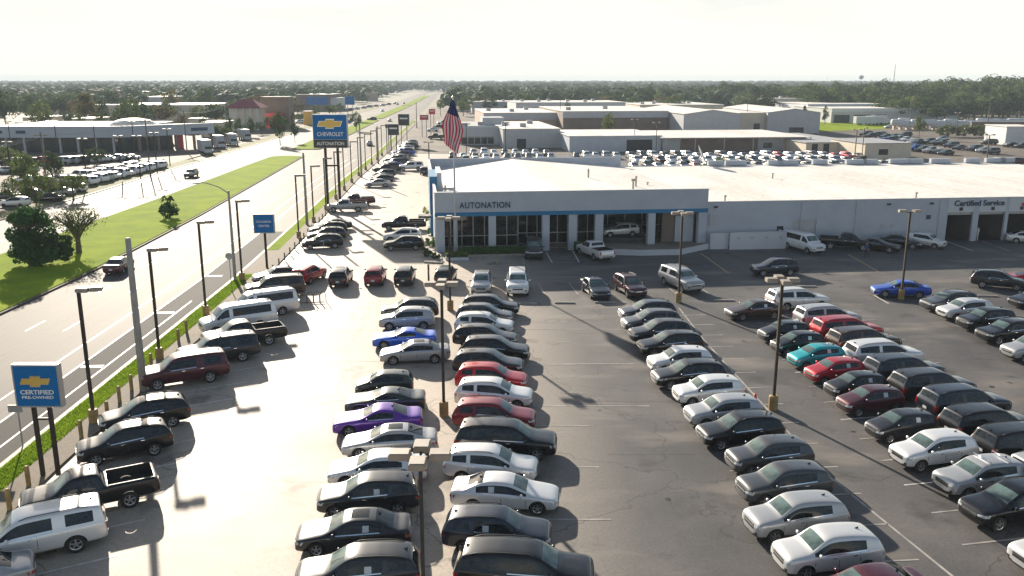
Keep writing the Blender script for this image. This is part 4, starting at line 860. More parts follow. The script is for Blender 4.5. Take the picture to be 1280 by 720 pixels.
far_b('cream_side_wall', 'cream flank of warehouse with a tan door', 925, 958, 141, 322, 40, 'wall_cream', 'roof_white', doors=((.55, .78, 0, 3.5),))
far_b('long_white_block', 'long white block with small windows behind the brown warehouse', 645, 782, 128, 430, 40, 'wall_white', 'roof_white', wins=9, units=6)
far_b('grey_flat_block', 'flat grey block far behind with pale roof edge', 590, 668, 127, 520, 40, 'wall_grey', 'roof_white', units=4)
far_b('pale_far_block', 'pale low block beyond the long white one', 670, 735, 120, 640, 50, 'wall_pale', 'roof_white', units=3)
far_b('low_far_store', 'low far store with tan roof at centre', 735, 800, 122, 640, 60, 'wall_tan', 'roof_grey')
far_b('cream_far_store', 'long cream roofed store beyond the gabled halls', 800, 905, 131, 450, 60, 'wall_cream', 'roof_white', units=5)
far_b('white_store_right', 'white store with flat roof left of the wood', 1010, 1105, 130, 430, 40, 'wall_white', 'roof_white', wins=6)
far_b('tan_store_right', 'tan flat-roofed store beyond the gabled warehouse', 962, 1022, 123, 520, 50, 'wall_cream', 'roof_white', units=3)
b, w, h = far_b('long_white_depot', 'long depot with white roof and dark bays before the wood', 1040, 1202, 135.5, 400, 40, 'wall_grey', 'roof_white', doors=((.02, .14, 0, 3.6), (.17, .30, 0, 3.6), (.34, .42, 0, 3.6)), stripe=(1.5, 0, 'wall_white'))
far_b('brown_yard_wall', 'long low brown yard wall at the right edge', 1215, 1300, 152, 320, 1.0, 'wall_brown', 'roof_grey', ang_=0, cat='wall')
far_b('white_box_office', 'white box office at the right edge beyond parked cars', 1259, 1300, 158, 262, 12, 'wall_white', 'roof_white', ang_=0)
# left-hand dealership: chamfered white fascia over dark glazing, shallow dome on its roof
B1 = Bld('left_dealership', 'white banded dealership with dark glass across the avenue', 'building', (xat(-40, 232), 232), 1.5)
hL = zat(158, 232); wl_ = B1.u(149, 5)
B1.box('fascia_band', 0, wl_, 0, .6, hL - 3.0, hL, 'wall_pale'); B1.box('dark_glazing', 0, wl_ - 1, 3, 3.3, 0, hL - 2.9, 'window'); B1.box('roof', 0, wl_ - .3, .61, 42, hL - .8, hL - .6, 'roof_white'); B1.box('core_wall', 0, wl_ - 1.2, 3.31, 42, 0, hL - .81, 'wall_grey')
for k in range(9): B1.box('column', wl_ * k / 8.5, wl_ * k / 8.5 + .5, .8, 1.3, 0, hL - 2.95, 'wall_grey')
B1.box('sign_plate', B1.u(22), B1.u(34), -.06, -.003, hL - 1.9, hL - 1.1, 'letter_blue'); B1.box('sign_plate', B1.u(-6), B1.u(5), -.06, -.003, hL - 1.9, hL - 1.1, 'letter_blue')
dm = MB(); du, dv, dr = B1.u(137, 6), 16, 6.3
for i in range(6):
    for k in range(24):
        a, b_ = 2 * math.pi * k / 24, 2 * math.pi * (k + 1) / 24; r0, r1 = dr * math.cos(i * math.pi / 12), dr * math.cos((i + 1) * math.pi / 12); z0, z1 = hL - .6 + 2.1 * math.sin(i * math.pi / 12), hL - .6 + 2.1 * math.sin((i + 1) * math.pi / 12)
        dm.face([(du + r0 * math.cos(a), dv + r0 * math.sin(a), z0), (du + r0 * math.cos(b_), dv + r0 * math.sin(b_), z0), (du + r1 * math.cos(b_), dv + r1 * math.sin(b_), z1), (du + r1 * math.cos(a), dv + r1 * math.sin(a), z1)])
dm.build('roof_dome', M['roof_white'], B1.root, smooth=True)
ch = Bld('left_dealership_wing', 'angled corner wing of white banded dealership with columns below', 'building', local(B1, wl_ + .02, 0), 46)
ch.box('fascia_band', 0, 27, 0, .6, hL - 3.0, hL - .02, 'wall_pale'); ch.box('roof', 0, 26.5, .61, 14, hL - .82, hL - .62, 'roof_white'); ch.box('sign_plate', 20, 25, -.05, -.003, hL - 2.1, hL - 1.2, 'letter_blue')
ch.box('dark_glazing', 1, 16, 3.2, 3.5, 0, hL - 2.9, 'window'); ch.box('red_door_panel', 16.5, 19, 3.1, 3.4, 0, hL - 3.2, 'sign_red')
for k in range(5): ch.box('column', 5 + k * 5.2, 5.6 + k * 5.2, .1, .7, 0, hL - 3.01, 'wall_brown')
far_b('beige_long_store', 'long beige store behind the white dealership', 113, 168, 131, 420, 40, 'wall_cream', 'roof_white', 0); far_b('beige_mid_store', 'beige store with pale roof left of red pavilion', 170, 260, 131, 405, 40, 'wall_cream', 'roof_white', 0)
far_b('blue_grey_store', 'small blue-grey block above the beige store', 178, 205, 121, 520, 30, 'wall_grey', 'roof_white', 0)
b, w, h = far_b('red_roof_pavilion', 'pavilion with a dark red hipped roof and white columns', 287, 322, 135, 340, 10, 'wall_cream', 'roof_dark', 0)
mb = MB(); e = 1.5; w_, dd = w, 10
for f in ([(-e, -e, h), (w_ + e, -e, h), (w_ * .7, dd / 2, h + 3.2), (w_ * .3, dd / 2, h + 3.2)], [(w_ + e, -e, h), (w_ + e, dd + e, h), (w_ * .7, dd / 2, h + 3.2)], [(w_ + e, dd + e, h), (-e, dd + e, h), (w_ * .3, dd / 2, h + 3.2), (w_ * .7, dd / 2, h + 3.2)], [(-e, dd + e, h), (-e, -e, h), (w_ * .3, dd / 2, h + 3.2)], [(-e, dd + e, h - .02), (w_ + e, dd + e, h - .02), (w_ + e, -e, h - .02), (-e, -e, h - .02)]): mb.face(f)
mb.build('hipped_roof', M['roof_red'], b.root)
for k in range(5): b.box('column', w * k / 4.1, w * k / 4.1 + .5, -1.2, -.8, 0, h - .03, 'wall_white')
b, w, h = far_b('dark_brown_store', 'dark brown parapet store with red storefront below', 325, 360, 121, 360, 9, 'wall_brown', 'roof_dark', 0); b.box('red_storefront', w * .1, w * .8, -3, -.3, 0, h * .48, 'sign_red')
b, w, h = far_b('blue_box_store', 'blue fronted box store far up the avenue', 370, 412, 118, 560, 40, 'wall_brown', 'roof_grey', 0); b.box('blue_front', w * .3, w * .95, -.4, -.02, h * .35, h * .85, 'blue')
far_b('yellow_shopfront', 'small shop with an orange and yellow front', 379, 388, 139, 380, 5, 'gold', 'roof_grey', 0)
for i, (px, D, hh, mt) in enumerate(((250, 300, 5, 'roof_grey'), (236, 330, 5, 'roof_grey'), (28, 330, 5.5, 'roof_grey'), (90, 330, 5, 'roof_white'), (20, 300, 5, 'roof_white'))):
    far_b('low_shop', ['pale low shop left of the round palms', 'pale low shop behind the box trucks', 'small shop between trees at the far left', 'low pale shop left of the dome', 'low white roof above the left fascia'][i], px, px + 26, 0, D, 14, 'wall_cream', mt, 0, zover=hh)
r2 = random.Random(5)
for i in range(46):
    D = r2.uniform(480, 1100); px = r2.uniform(-20, 1000) if D > 700 else r2.choice([r2.uniform(0, 400), r2.uniform(600, 960)])
    if abs(xat(px, D) - (re(D) - 22)) < 38: continue
    b, w, h = far_b('distant_roof', 'small pale roof among the trees near the horizon', px, px + r2.uniform(12, 34), 0, D, 22, r2.choice(['wall_cream', 'wall_white', 'wall_grey', 'wall_tan']), r2.choice(['roof_white', 'roof_grey', 'roof_white', 'roof_dark']), r2.uniform(-8, 12), zover=r2.uniform(4.5, 8)); b.root['group'] = 'small roofs near the horizon'

# ------------------------------------------------------------------ lamps, poles, signs, flag
def lamp(x, y, label, heads, h=7.85, base=True, group='parking lot lamp posts', rot=0.0, m='pole_brown', pw=.16):
    r = empty('lamp_post', x, y, .02, rot); tag(r, label, 'lamp post', group)
    MB().box((0, 0, (h - .1) / 2 + .3), (pw, pw, h - .7)).build('pole', M[m], r)
    if base: MB().tube([(0, 0, 0), (0, 0, .82), (0, 0, .88)], [.27, .27, .22], 16).build('base', M['base_yellow'], r)
    for (dx, dy) in heads:
        L_ = math.hypot(dx, dy); a = math.atan2(dy, dx)
        MB().box((dx * .5, dy * .5, h - .06), (L_, .07, .07), a).build('arm', M[m], r)
        hd = MB(); hd.box((dx, dy, h + .02), (.64, .5, .2), a); hd.box((dx, dy, h + .13), (.58, .44, .03), a); o = hd.build('lamp_head', M['lamp_head'], r)
        MB().box((dx, dy, h - .09), (.5, .38, .03), a).build('lens', M['head_lens'], o)
X4 = [(.62, 0), (-.62, 0), (0, .62), (0, -.62)]; X2 = [(.25, 0), (.85, .28)]
for (px, py, lab, hd) in ((555, 520, 'near central lamp post on a yellow base between two car rows', X4), (563, 388, 'far central lamp post standing before the showroom corner', X4), (848, 378, 'four-headed lamp post beside the silver large SUV', X4),
      (966, 512, 'four-headed right lamp post on yellow base with orange cone', X4), (1126, 374, 'two-headed lamp post behind the bright blue sedan', [(.62, .1), (-.62, .1)]), (537, 231, 'lamp post in the side lot beside the blue tower', [(.62, 0), (-.62, 0)])):
    x, y = at(px, py); lamp(x, y, lab, hd)
x, y = at(525, 568, 7.9); lamp(x, y, 'nearest lamp post, its four square heads seen from above', X4, pw=.11, m='black')
for i, (px, py) in enumerate(((118, 530), (200, 450), (258, 395), (303, 352))):
    x, y = at(px, py); lamp(x, y, ['nearest roadside lamp post, rising behind the blue-black SUVs', 'second roadside lamp post, near the maroon large SUV', 'third roadside lamp post, beside the white passenger vans', 'fourth roadside lamp post, left of the small blue sign'][i], X2, 7.8, i < 4)
for i in range(11):
    y = 105 + i * 11.8; x = interp(RE, y) + 2.6; lamp(x, y, f"thin roadside lamp post, {ORDL[i]} in line beyond the small blue sign", X2, 7.7, True)
for i, (px, py) in enumerate(((583, 192), (793, 188), (820, 190), (1068, 195), (632, 190), (1232, 200), (1195, 165))):
    D = (215, 240, 222, 190, 222, 172, 290)[i]; lamp(xat(px, D), D, ['thin lamp post behind the left part of showroom roof', 'thin lamp post before the long low workshop', 'lamp post with spread heads by the open bay', 'dark lamp post by the garage block', 'lamp post left of the blue-grey workshop wall', 'dark lamp post in the right back lot', 'tall thin post among far parked cars at right'][i], [(.7, 0), (-.7, 0)], 8.5, False)
# big poles
def taper_pole(name, px, py, h, r0, r1, m, label, cat='pole', z=.14):
    x, y = at(px, py); o = MB().tube([(0, 0, -.1), (0, 0, h * .5), (0, 0, h), (0, 0, h + .05)], [r0, (r0 + r1) / 2, r1, r1 * .8], 12).build(name, M[m], None, (x, y, z), smooth=True); tag(o, label, cat); return o
taper_pole('concrete_pole', 180, 490, 9.6, .24, .16, 'pole_grey', 'thick grey concrete pole between the road edge and maroon SUV')
x, y = at(302, 352); x -= .6; r = empty('street_light', x, y, .14); tag(r, 'tall street light with a long arm reaching over the road', 'street light')
MB().tube([(0, 0, -.1), (0, 0, 8.7)], [.17, .1], 10).build('pole', M['pole_grey'], r)
MB().tube([(0, 0, 8.4), (-.9, .3, 8.95), (-2.2, .5, 9.35), (-3.0, .6, 9.4)], [.05, .045, .04, .04], 8).build('arm', M['galv'], r); MB().box((-3.2, .62, 9.38), (.75, .3, .14)).box((-3.2, .62, 9.30), (.5, .22, .06)).build('lamp_head', M['galv'], r)
for i, (px, py, h) in enumerate(((384, 282, 9.5), (452, 222, 10.5), (521, 160, 10), (473, 205, 8.5))):
    taper_pole('utility_pole', px, py, h, .2, .13, 'pole_grey', ['grey utility pole behind the legs of the tall sign', 'thick utility pole beyond the tall sign', 'utility pole near the far red sign', 'slim utility pole left of the lower dark sign'][i])
def wire_pole(px, D, h, label):
    r = empty('power_pole', xat(px, D), D, 0); tag(r, label, 'power pole'); MB().tube([(0, 0, 0), (0, 0, h)], [.17, .11], 8).build('pole', M['wood'], r); MB().box((0, 0, h - .6), (2.2, .12, .12)).build('cross_arm', M['wood'], r)
    for k in (-1, 0, 1): MB().tube([(k * .95, 0, h - .54), (k * .95, 0, h - .3)], .05, 6).build('insulator', M['galv'], r)
    return Vector((r.location.x, D, h - .4))
wp_ = [wire_pole(58, 148, 10.5, 'leaning power pole at the far left behind the ivy tree'), wire_pole(187, 176, 11.5, 'power pole beside the far carriageway left of dealership wing'), wire_pole(233, 236, 11, 'power pole at the corner of the dealership wing'), wire_pole(284, 300, 11, 'power pole near the box trucks')]
wp_ = [Vector((xat(-60, 118), 118, 10))] + wp_
for i in range(len(wp_) - 1):
    for k, off in enumerate((-.95, 0, .95)):
        a, b_ = wp_[i] + Vector((off, 0, 0)), wp_[i + 1] + Vector((off, 0, 0)); pts = [a.lerp(b_, t / 10) - Vector((0, 0, 3.6 * (t / 10) * (1 - t / 10))) for t in range(11)]
        o = MB().tube(pts, .022, 4, cap=False).build('power_line', M['galv']); tag(o, f"thin power line strung from power pole to power pole, {['left', 'middle', 'right'][k]} strand of span {['nearest', 'second', 'third', 'farthest'][i]}", 'wire', 'power lines across the avenue')
for i, (px, D) in enumerate(((108, 158), (152, 166), (175, 166), (196, 176), (212, 190), (120, 215), (72, 215), (14, 225), (168, 222), (15, 150))):
    lamp(xat(px, D), D, ['lamp post at the far verge left of the first white car row', 'lamp post on the far verge, second from the left', 'lamp post on the far verge close to the power pole', 'lamp post on the verge before the dealership wing', 'lamp post at the end of the fenced white car row', 'lamp post before the dome', 'wide-headed lamp post left of the dome', 'lamp post at left end of white fascia', 'blue-grey lamp post right of the dome', 'lamp post with a bright head at the far left'][i], [(.6, 0), (-.6, 0)], 8.6, False, 'lamp posts across the avenue')
def cabinet(r, w, h, d, zc, face='blue', edge='sign_back', dy=0):
    c = MB().box((0, dy, zc), (w, d, h)).build('sign_cabinet', M[edge], r)
    MB().box((0, dy - d / 2 - .012, zc), (w - .16, .02, h - .16)).build('sign_face', M[face], c); MB().box((0, dy + d / 2 + .012, zc), (w - .16, .02, h - .16)).build('sign_face', M[face], c); return c
BOW = [(-.5, -.11), (-.42, .11), (-.17, .11), (-.15, .19), (.19, .19), (.17, .11), (.5, .11), (.42, -.11), (.17, -.11), (.15, -.19), (-.19, -.19), (-.17, -.11)]
def bowtie(r, w, loc):
    def poly(s, t): 
        mb = MB(); mb.prism([(p[0] * w * s, p[1] * w * (1 if s == 1 else .82)) for p in BOW], 0, t); return mb
    a = poly(1, .03).build('emblem_border', M['chrome'], r, loc); a.rotation_euler = (math.pi / 2, 0, 0); b_ = poly(.93, .045).build('emblem', M['gold'], r, loc); b_.rotation_euler = (math.pi / 2, 0, 0)
x, y = at(418, 263); r = empty('pylon_sign', x, y, .02); tag(r, 'tall twin-leg pylon sign with gold emblem and white lettering on blue', 'sign')
zt = zat(143, y); zb_ = zat(185, y); pm = 43 / FOC * (y * _c + 8 * _s); leg = .34
for s_ in (-1, 1): MB().box((s_ * pm * .18, 0, zb_ / 2), (leg, leg, zb_)).build('leg', M['pole_brown'], r)
MB().box((0, 0, zb_ * .72), (pm * .36, .2, .25)).build('crossbar', M['pole_brown'], r)
c = MB().box((0, 0, (zt + zb_) / 2), (pm, .8, zt - zb_)).build('sign_cabinet', M['sign_back'], r); hh = zt - zb_
MB().box((0, -.415, zb_ + hh * .62), (pm - .2, .02, hh * .72)).build('sign_face', M['blue'], c); MB().box((0, -.415, zb_ + hh * .13), (pm - .2, .02, hh * .23)).build('sign_face', M['sign_black'], c)
bowtie(c, pm * .74, (0, -.43, zb_ + hh * .72)); rx = (math.pi / 2, 0, 0)
text('CHEVROLET', .8, 'letter_white', c, (0, -.44, zb_ + hh * .41), rx, 'lettering', .02, pm * .76, .012); text('AUTONATION', .72, 'letter_white', c, (0, -.44, zb_ + hh * .13), rx, 'lettering', .02, pm * .8, .012)
x, y = at(64, 597); r = empty('pre_owned_sign', x, y, .14); tag(r, 'blue twin-leg sign with gold emblem at the near left', 'sign')
zt, zb_ = zat(458, y), zat(511, y); pm = 2.2; hh = zt - zb_
for s_ in (-1, 1): MB().box((s_ * .38, 0, zb_ / 2 + .05), (.17, .17, zb_ + .1)).build('leg', M['pole_brown'], r)
MB().box((0, 0, zb_ - .65), (.76, .1, .1)).build('crossbar', M['pole_brown'], r); c = cabinet(r, pm, hh, .36, (zt + zb_) / 2)
bowtie(c, 1.5, (-.02, -.21, zb_ + hh * .62)); text('CERTIFIED', .3, 'letter_white', c, (0, -.215, zb_ + hh * .36), rx, 'lettering', .01, 1.6, .006); text('PRE-OWNED', .2, 'letter_white', c, (0, -.215, zb_ + hh * .24), rx, 'lettering', .01, 1.5, .003)
x, y = at(334, 336); r = empty('collision_sign', x, y, .14); tag(r, 'small blue single-pole sign reading collision center', 'sign'); zt, zb_ = zat(269, y), zat(293, y); pm = 26 / FOC * (y * _c + 13 * _s)
MB().box((0, 0, zb_ / 2), (.2, .2, zb_)).build('leg', M['pole_brown'], r); c = cabinet(r, pm, zt - zb_, .3, (zt + zb_) / 2)
text('COLLISION', .3, 'letter_white', c, (0, -.18, zb_ + (zt - zb_) * .6), rx, 'lettering', .01, pm * .72, .004); text('CENTER', .3, 'letter_white', c, (0, -.18, zb_ + (zt - zb_) * .38), rx, 'lettering', .01, pm * .55, .004)
for i, (px, yt, yb, D, wpx, face, leg2) in enumerate(((491.5, 155, 169, 215, 14, 'sign_black', 'pole_brown'), (504.5, 142.5, 157, 262, 14, 'sign_black', 'galv'), (530, 143.5, 150, 300, 11, 'sign_red', 'galv'), (540, 136, 143, 310, 8, 'sign_red', 'galv'), (484, 155, 160, 230, 5, 'sign_black', 'galv'), (437, 120, 131, 420, 12, 'blue', 'galv'))):
    zt, zb_ = zat(yt, D), zat(yb, D); pm = wpx / FOC * (D * _c + 8 * _s); r = empty('roadside_sign', xat(px, D, zt), D, 0)
    tag(r, ['lower of the two dark square signs beyond the pylon', 'higher of the two dark square signs beyond the pylon', 'red sign with white band far up the lot edge', 'small red sign beside the flag', 'tiny dark sign left of the lower dark square sign', 'blue roadside sign far up the left side'][i], 'sign')
    for s_ in (-1, 1): MB().box((s_ * pm * .25, 0, zb_ / 2), (.25, .25, zb_)).build('leg', M[leg2], r)
    c = cabinet(r, pm, zt - zb_, .5, (zt + zb_) / 2, face); 
    if i < 4: MB().box((0, -.29, zb_ + (zt - zb_) * .62), (pm * .7, .02, (zt - zb_) * .13)).build('white_band', M['letter_white'], c)
x, y = at(29, 560); r = empty('small_road_sign', x, y, .14); tag(r, 'small grey sign on a thin post in the grass strip', 'sign'); MB().box((0, 0, 1.1), (.06, .06, 2.2)).build('post', M['galv'], r); MB().box((-.1, -.05, 2.1), (.75, .03, .4)).build('sign_plate', M['galv'], r)
x, y = at(290, 366); r = empty('round_road_sign', x, y, .14); tag(r, 'round grey sign on a thin post near the strip end', 'sign'); MB().tube([(0, 0, 0), (0, 0, 3.3)], .04, 6).build('post', M['galv'], r); MB().tube([(0, -.05, 3.3), (0, -.09, 3.3)], .33, 14).build('sign_disc', M['galv'], r)
x, y = at(536, 355); o = MB().box((0, 0, 1.0), (.12, .7, 1.9)).box((0, 0, .05), (.5, .9, .1)).build('upright_board', M['sign_black'], None, (x, y, .02)); tag(o, 'dark upright board standing left of the far central lamp', 'sign')
# flag and pole
x, y = at(569.5, 318); r = empty('flagpole', x, y, 0); tag(r, 'tall white flagpole in the planting before the showroom', 'flagpole'); fh = zat(122, y)
MB().tube([(0, 0, 0), (0, 0, fh)], [.13, .07], 10).build('pole', M['wall_white'], r, smooth=True); MB().tube([(0, 0, fh), (0, 0, fh + .1), (0, 0, fh + .2)], [.06, .14, .04], 10).build('finial', M['gold'], r)
fl = MB(); fw, fhh = 5.6, 3.5; nx, ny = 30, 39     # hanging limply: folds run down from the hoist
def flagp(s, t):   # s along the fly, t down the hoist
    wd = min(1, .18 + 1.5 * s) * (1 - .35 * max(0, s - .7) / .3)
    xx = (t - .42) * 2.2 * wd - .45 * s + .06 * math.sin(s * 9 + t * 4); yy = -.15 + .22 * math.sin(t * 17 + s * 2) * min(1, s * 2)
    return (xx, yy, fh - .15 - 4.7 * s - .75 * t * s - .35 * t)
for i in range(nx):
    for j in range(ny):
        s0, s1, t0, t1 = i / nx, (i + 1) / nx, j / ny, (j + 1) / ny; m_ = 2 if s0 < .27 else (0 if int(t0 * 13) % 2 == 0 else 1)
        fl.face([flagp(s0, t0), flagp(s1, t0), flagp(s1, t1), flagp(s0, t1)], m_)
o = fl.build('flag', [M['flag_red'], M['flag_white'], M['flag_blue']], None, (x, y, 0), smooth=True); tag(o, 'striped red, white and blue flag hanging limp from the pole', 'flag')

# ------------------------------------------------------------------ trees and planting
def crown_mesh(name, seed, m, rx, rz, z0, n_cl, n_leaf, size, shape='round'):
    r = random.Random(seed); V = []; F = []
    for c in range(n_cl):
        while True:
            p = Vector((r.uniform(-1, 1), r.uniform(-1, 1), r.uniform(-1, 1)))
            if .35 < p.length < 1: break
        if shape == 'flat': p.z *= .8
        f = 1.0
        if shape == 'cone': f = (1 - p.z) * .5 + .15
        cx, cy, cz = p.x * rx * f, p.y * rx * f, z0 + rz + p.z * rz * .9; cr_ = r.uniform(.24, .4) * rx
        for k in range(n_leaf):
            d = Vector((r.gauss(0, 1), r.gauss(0, 1), r.gauss(0, 1))).normalized(); q = Vector((cx, cy, cz)) + Vector((d.x * cr_, d.y * cr_, d.z * cr_ * .75)) * r.uniform(.75, 1.05)
            nrm = (d + Vector((r.uniform(-.7, .7), r.uniform(-.7, .7), r.uniform(-.4, .8)))).normalized(); a = nrm.orthogonal().normalized(); b = nrm.cross(a); s = size * r.uniform(.6, 1.3); t = r.uniform(0, 6.28); a, b = a * math.cos(t) + b * math.sin(t), b * math.cos(t) - a * math.sin(t)
            n = len(V); V += [tuple(q + a * s), tuple(q + b * s * .6), tuple(q - a * s), tuple(q - b * s * .6)]; F.append((n, n + 1, n + 2, n + 3))
    me = bpy.data.meshes.new(name); me.from_pydata(V, [], F); me.materials.append(m); me.update(); return me
def trunk_mesh(seed, h, r0, spread, n=6, m='bark'):
    r = random.Random(seed); mb = MB(); mb.tube([(0, 0, -.2), (.05, .03, h * .35), (0, .05, h * .7)], [r0, r0 * .75, r0 * .5], 8)
    for k in range(n):
        a = 2 * math.pi * k / n + r.uniform(-.4, .4); z = h * r.uniform(.3, .55); e = Vector((math.cos(a) * spread, math.sin(a) * spread, h * r.uniform(.75, 1.0)))
        mb.tube([(0, 0, z), (e.x * .4, e.y * .4, z + (e.z - z) * .55), tuple(e)], [r0 * .45, r0 * .3, r0 * .1], 6, cap=False)
        for q in range(2):
            e2 = e + Vector((r.uniform(-1, 1), r.uniform(-1, 1), r.uniform(.2, 1))) * spread * .4; mb.tube([(e.x * .5, e.y * .5, z + (e.z - z) * .6), tuple(e2)], [r0 * .2, r0 * .05], 5, cap=False)
    return mb.mesh('trunk', M[m])
TP = {}     # prototypes, all about 10 m tall; scaled for each tree
for nm, m, rx, rz, z0, nc, nl, sz, shp in (('oak', 'leaf_dark', 4.6, 3.6, 2.4, 34, 46, .34, 'round'), ('oak2', 'leaf_mid', 4.2, 3.8, 2.2, 30, 46, .34, 'round'), ('maple', 'leaf_warm', 3.6, 3.9, 2.0, 28, 44, .33, 'round'), ('pine', 'leaf_dark', 2.9, 4.4, 1.0, 30, 40, .3, 'cone'), ('lime', 'leaf_lime', 3.4, 3.8, 2.0, 26, 44, .33, 'round')):
    TP[nm] = [(crown_mesh('crown', sd, M[m], rx, rz, z0, nc, nl, sz, shp), trunk_mesh(sd, 7, .28, 2.6)) for sd in (3, 8)]
TN = {'oak': ('oak_tree', 'dark green'), 'oak2': ('broadleaf_tree', 'mid green'), 'maple': ('autumn_tree', 'brownish'), 'pine': ('pine_tree', 'narrow dark'), 'lime': ('lime_tree', 'pale green')}
tr_ = random.Random(21)
def tree(kind, x, y, h, wide, label, group=None):
    cm, tm = TP[kind][tr_.randrange(2)]; r = empty(TN[kind][0], x, y, 0, tr_.uniform(0, 6.28)); tag(r, label, 'tree', group); s = h / 9.8; r.scale = (s * wide, s * wide, s)
    new('trunk', tm, r); new('crown', cm, r); return r
def tree_px(kind, xl, xr, ytop, D, label, group=None):
    h = max(2.5, zat(ytop, D)); cw = (xr - xl) / FOC * (D * _c + (CAM_H - h / 2) * _s); nat = {'oak': 11.0, 'oak2': 10.0, 'maple': 9.0, 'pine': 5.0, 'lime': 8.4}[kind] * h / 9.8
    return tree(kind, xat((xl + xr) / 2, D, h / 2), D, h, cw / nat, label, group)
for i, (k, xl, xr, yt, D, lab) in enumerate((
    ('oak2', 12, 46, 190, 150, 'small tree in the left lot, leftmost before the glazing'), ('oak', 48, 80, 190, 160, 'small dark tree left of the power pole in the left lot'), ('oak2', 0, 32, 222, 132, 'low spreading tree cut by the left edge'),
    ('oak2', 26, 60, 212, 128, 'low tree just above the ivy covered one'), ('lime', 70, 110, 212, 140, 'low olive tree beside the car row in the left lot'),
    ('oak', -14, 24, 110, 330, 'tall dark tree at the far left edge behind the dealership'), ('oak', 20, 44, 116, 400, 'tall dark tree second from the left edge'), ('oak2', 34, 72, 127, 300, 'broad grey-green tree left of the roof dome'),
    ('oak', 64, 94, 119, 430, 'dark tree behind the broad grey-green one'), ('maple', 90, 120, 108, 330, 'tall brownish-green tree left of the dome'), ('oak', 119, 153, 114, 440, 'dark round tree above the dome'), ('oak', 118, 136, 139, 290, 'small round tree right behind the dome'),
    ('oak', 92, 108, 142, 280, 'small round dark tree left of the dome'), ('oak', 144, 182, 126, 310, 'round dark tree right of the dome'), ('maple', 192, 218, 128, 345, 'reddish autumn tree before the beige store'), ('maple', 218, 234, 138, 330, 'small rusty tree right of the autumn tree'),
    ('maple', 200, 228, 112, 440, 'dark brown tree behind the beige store'), ('oak', 244, 268, 108, 480, 'tall blue-green tree above the beige store'), ('oak', 248, 286, 128, 340, 'dark green tree left of the red roof'), ('oak', 246, 260, 146, 300, 'small round tree right of the white dealership'),
    ('oak', 281, 292, 146, 290, 'left of the paired small round trees'), ('oak', 292, 303, 146, 292, 'right of the paired small round trees'), ('oak', 307, 319, 147, 300, 'small round tree before the red roof pavilion'), ('oak', 338, 360, 140, 262, 'dark green tree left of the pylon sign'),
    ('oak', 362, 374, 152, 270, 'small dark tree between the road and pylon sign'), ('oak', 436, 454, 140, 335, 'dense dark tree standing in the second median right of the pylon'), ('oak', 702, 716, 128, 400, 'small dark tree before the long white block'),
    ('oak', 806, 819, 106, 560, 'dark round tree in front of the horizon wood, centre right'), ('lime', 816, 826, 112, 540, 'yellow-green tree beside the dark round one'), ('oak2', 779, 797, 107, 600, 'paired dull green trees at centre right'), ('oak2', 751, 772, 142, 300, 'thin tree before the brown warehouse wing'),
    ('oak2', 1142, 1158, 144, 290, 'olive tree standing between the far lot and white tanks'), ('pine', 1002, 1009, 130, 400, 'small round pine by the far white store'), ('pine', 1028, 1036, 130, 390, 'second small round pine by the far white store'), ('oak', 622, 636, 112, 560, 'dark tree left of the grey flat block'), ('lime', 545, 556, 120, 480, 'yellowish tree left of the flag'))):
    tree_px(k, xl, xr, yt, D, lab)
# ivy covered tree, bare tree and a palm shrub in the median
x, y = at(42, 333); r = empty('ivy_covered_tree', x, y, .18); tag(r, 'dense dark green ivy-covered tree in the grassy median at left', 'tree')
new('trunk', trunk_mesh(5, 5, .5, 1.4), r); ih = zat(256, y)
o = new('foliage', crown_mesh('foliage', 51, M['leaf_ivy'], 2.35, ih * .36, ih * .24, 46, 120, .15), r); o = new('foliage', crown_mesh('foliage', 52, M['leaf_ivy'], 1.9, ih * .3, 0, 40, 120, .15), r, (.9, -.2, 0)); new('foliage', crown_mesh('foliage', 53, M['leaf_ivy'], 1.6, ih * .3, 0, 30, 110, .15), r, (-.8, 0, 0))
new('foliage', crown_mesh('foliage', 55, M['leaf_ivy'], 1.3, 1.6, .2, 26, 100, .14), r, (2.6, .6, 0))
x, y = at(99, 318); r = empty('sparse_tree', x, y, .18); tag(r, 'sparse twiggy tree with half-bare crown in the median', 'tree')
new('trunk', trunk_mesh(9, 4.6, .34, 2.2, 11), r); new('twigs', trunk_mesh(19, 4.9, .16, 2.5, 13), r); new('crown', crown_mesh('crown', 54, M['leaf_mid'], 2.7, 1.6, 2.0, 44, 42, .11), r); new('crown', crown_mesh('crown', 57, M['leaf_lime'], 1.3, .9, .2, 10, 40, .12), r, (-1.2, .6, 0))
x, y = at(212, 274); r = empty('palm_shrub', x, y, .18); tag(r, 'small dark palm-topped shrub alone in the median grass', 'shrub'); new('foliage', crown_mesh('foliage', 61, M['leaf_ivy'], 1.15, 1.15, 0, 40, 70, .12), r)
fr = MB(); q_ = random.Random(4)
for k in range(26):
    a = q_.uniform(0, 6.28); L_ = q_.uniform(.9, 1.4); e = q_.uniform(.2, 1.2); d = Vector((math.cos(a), math.sin(a), 0)); sd = Vector((-d.y, d.x, 0)) * .16; b0 = Vector((0, 0, 2.4)); p1 = b0 + d * L_ * .5 + Vector((0, 0, e * .7)); p2 = b0 + d * L_ + Vector((0, 0, e * .3 - .3))
    fr.face([b0 - sd * .3, b0 + sd * .3, p1 + sd, p1 - sd]); fr.face([p1 - sd, p1 + sd, p2 + sd * .2, p2 - sd * .2])
fr.build('frond', M['leaf_mid'], r)
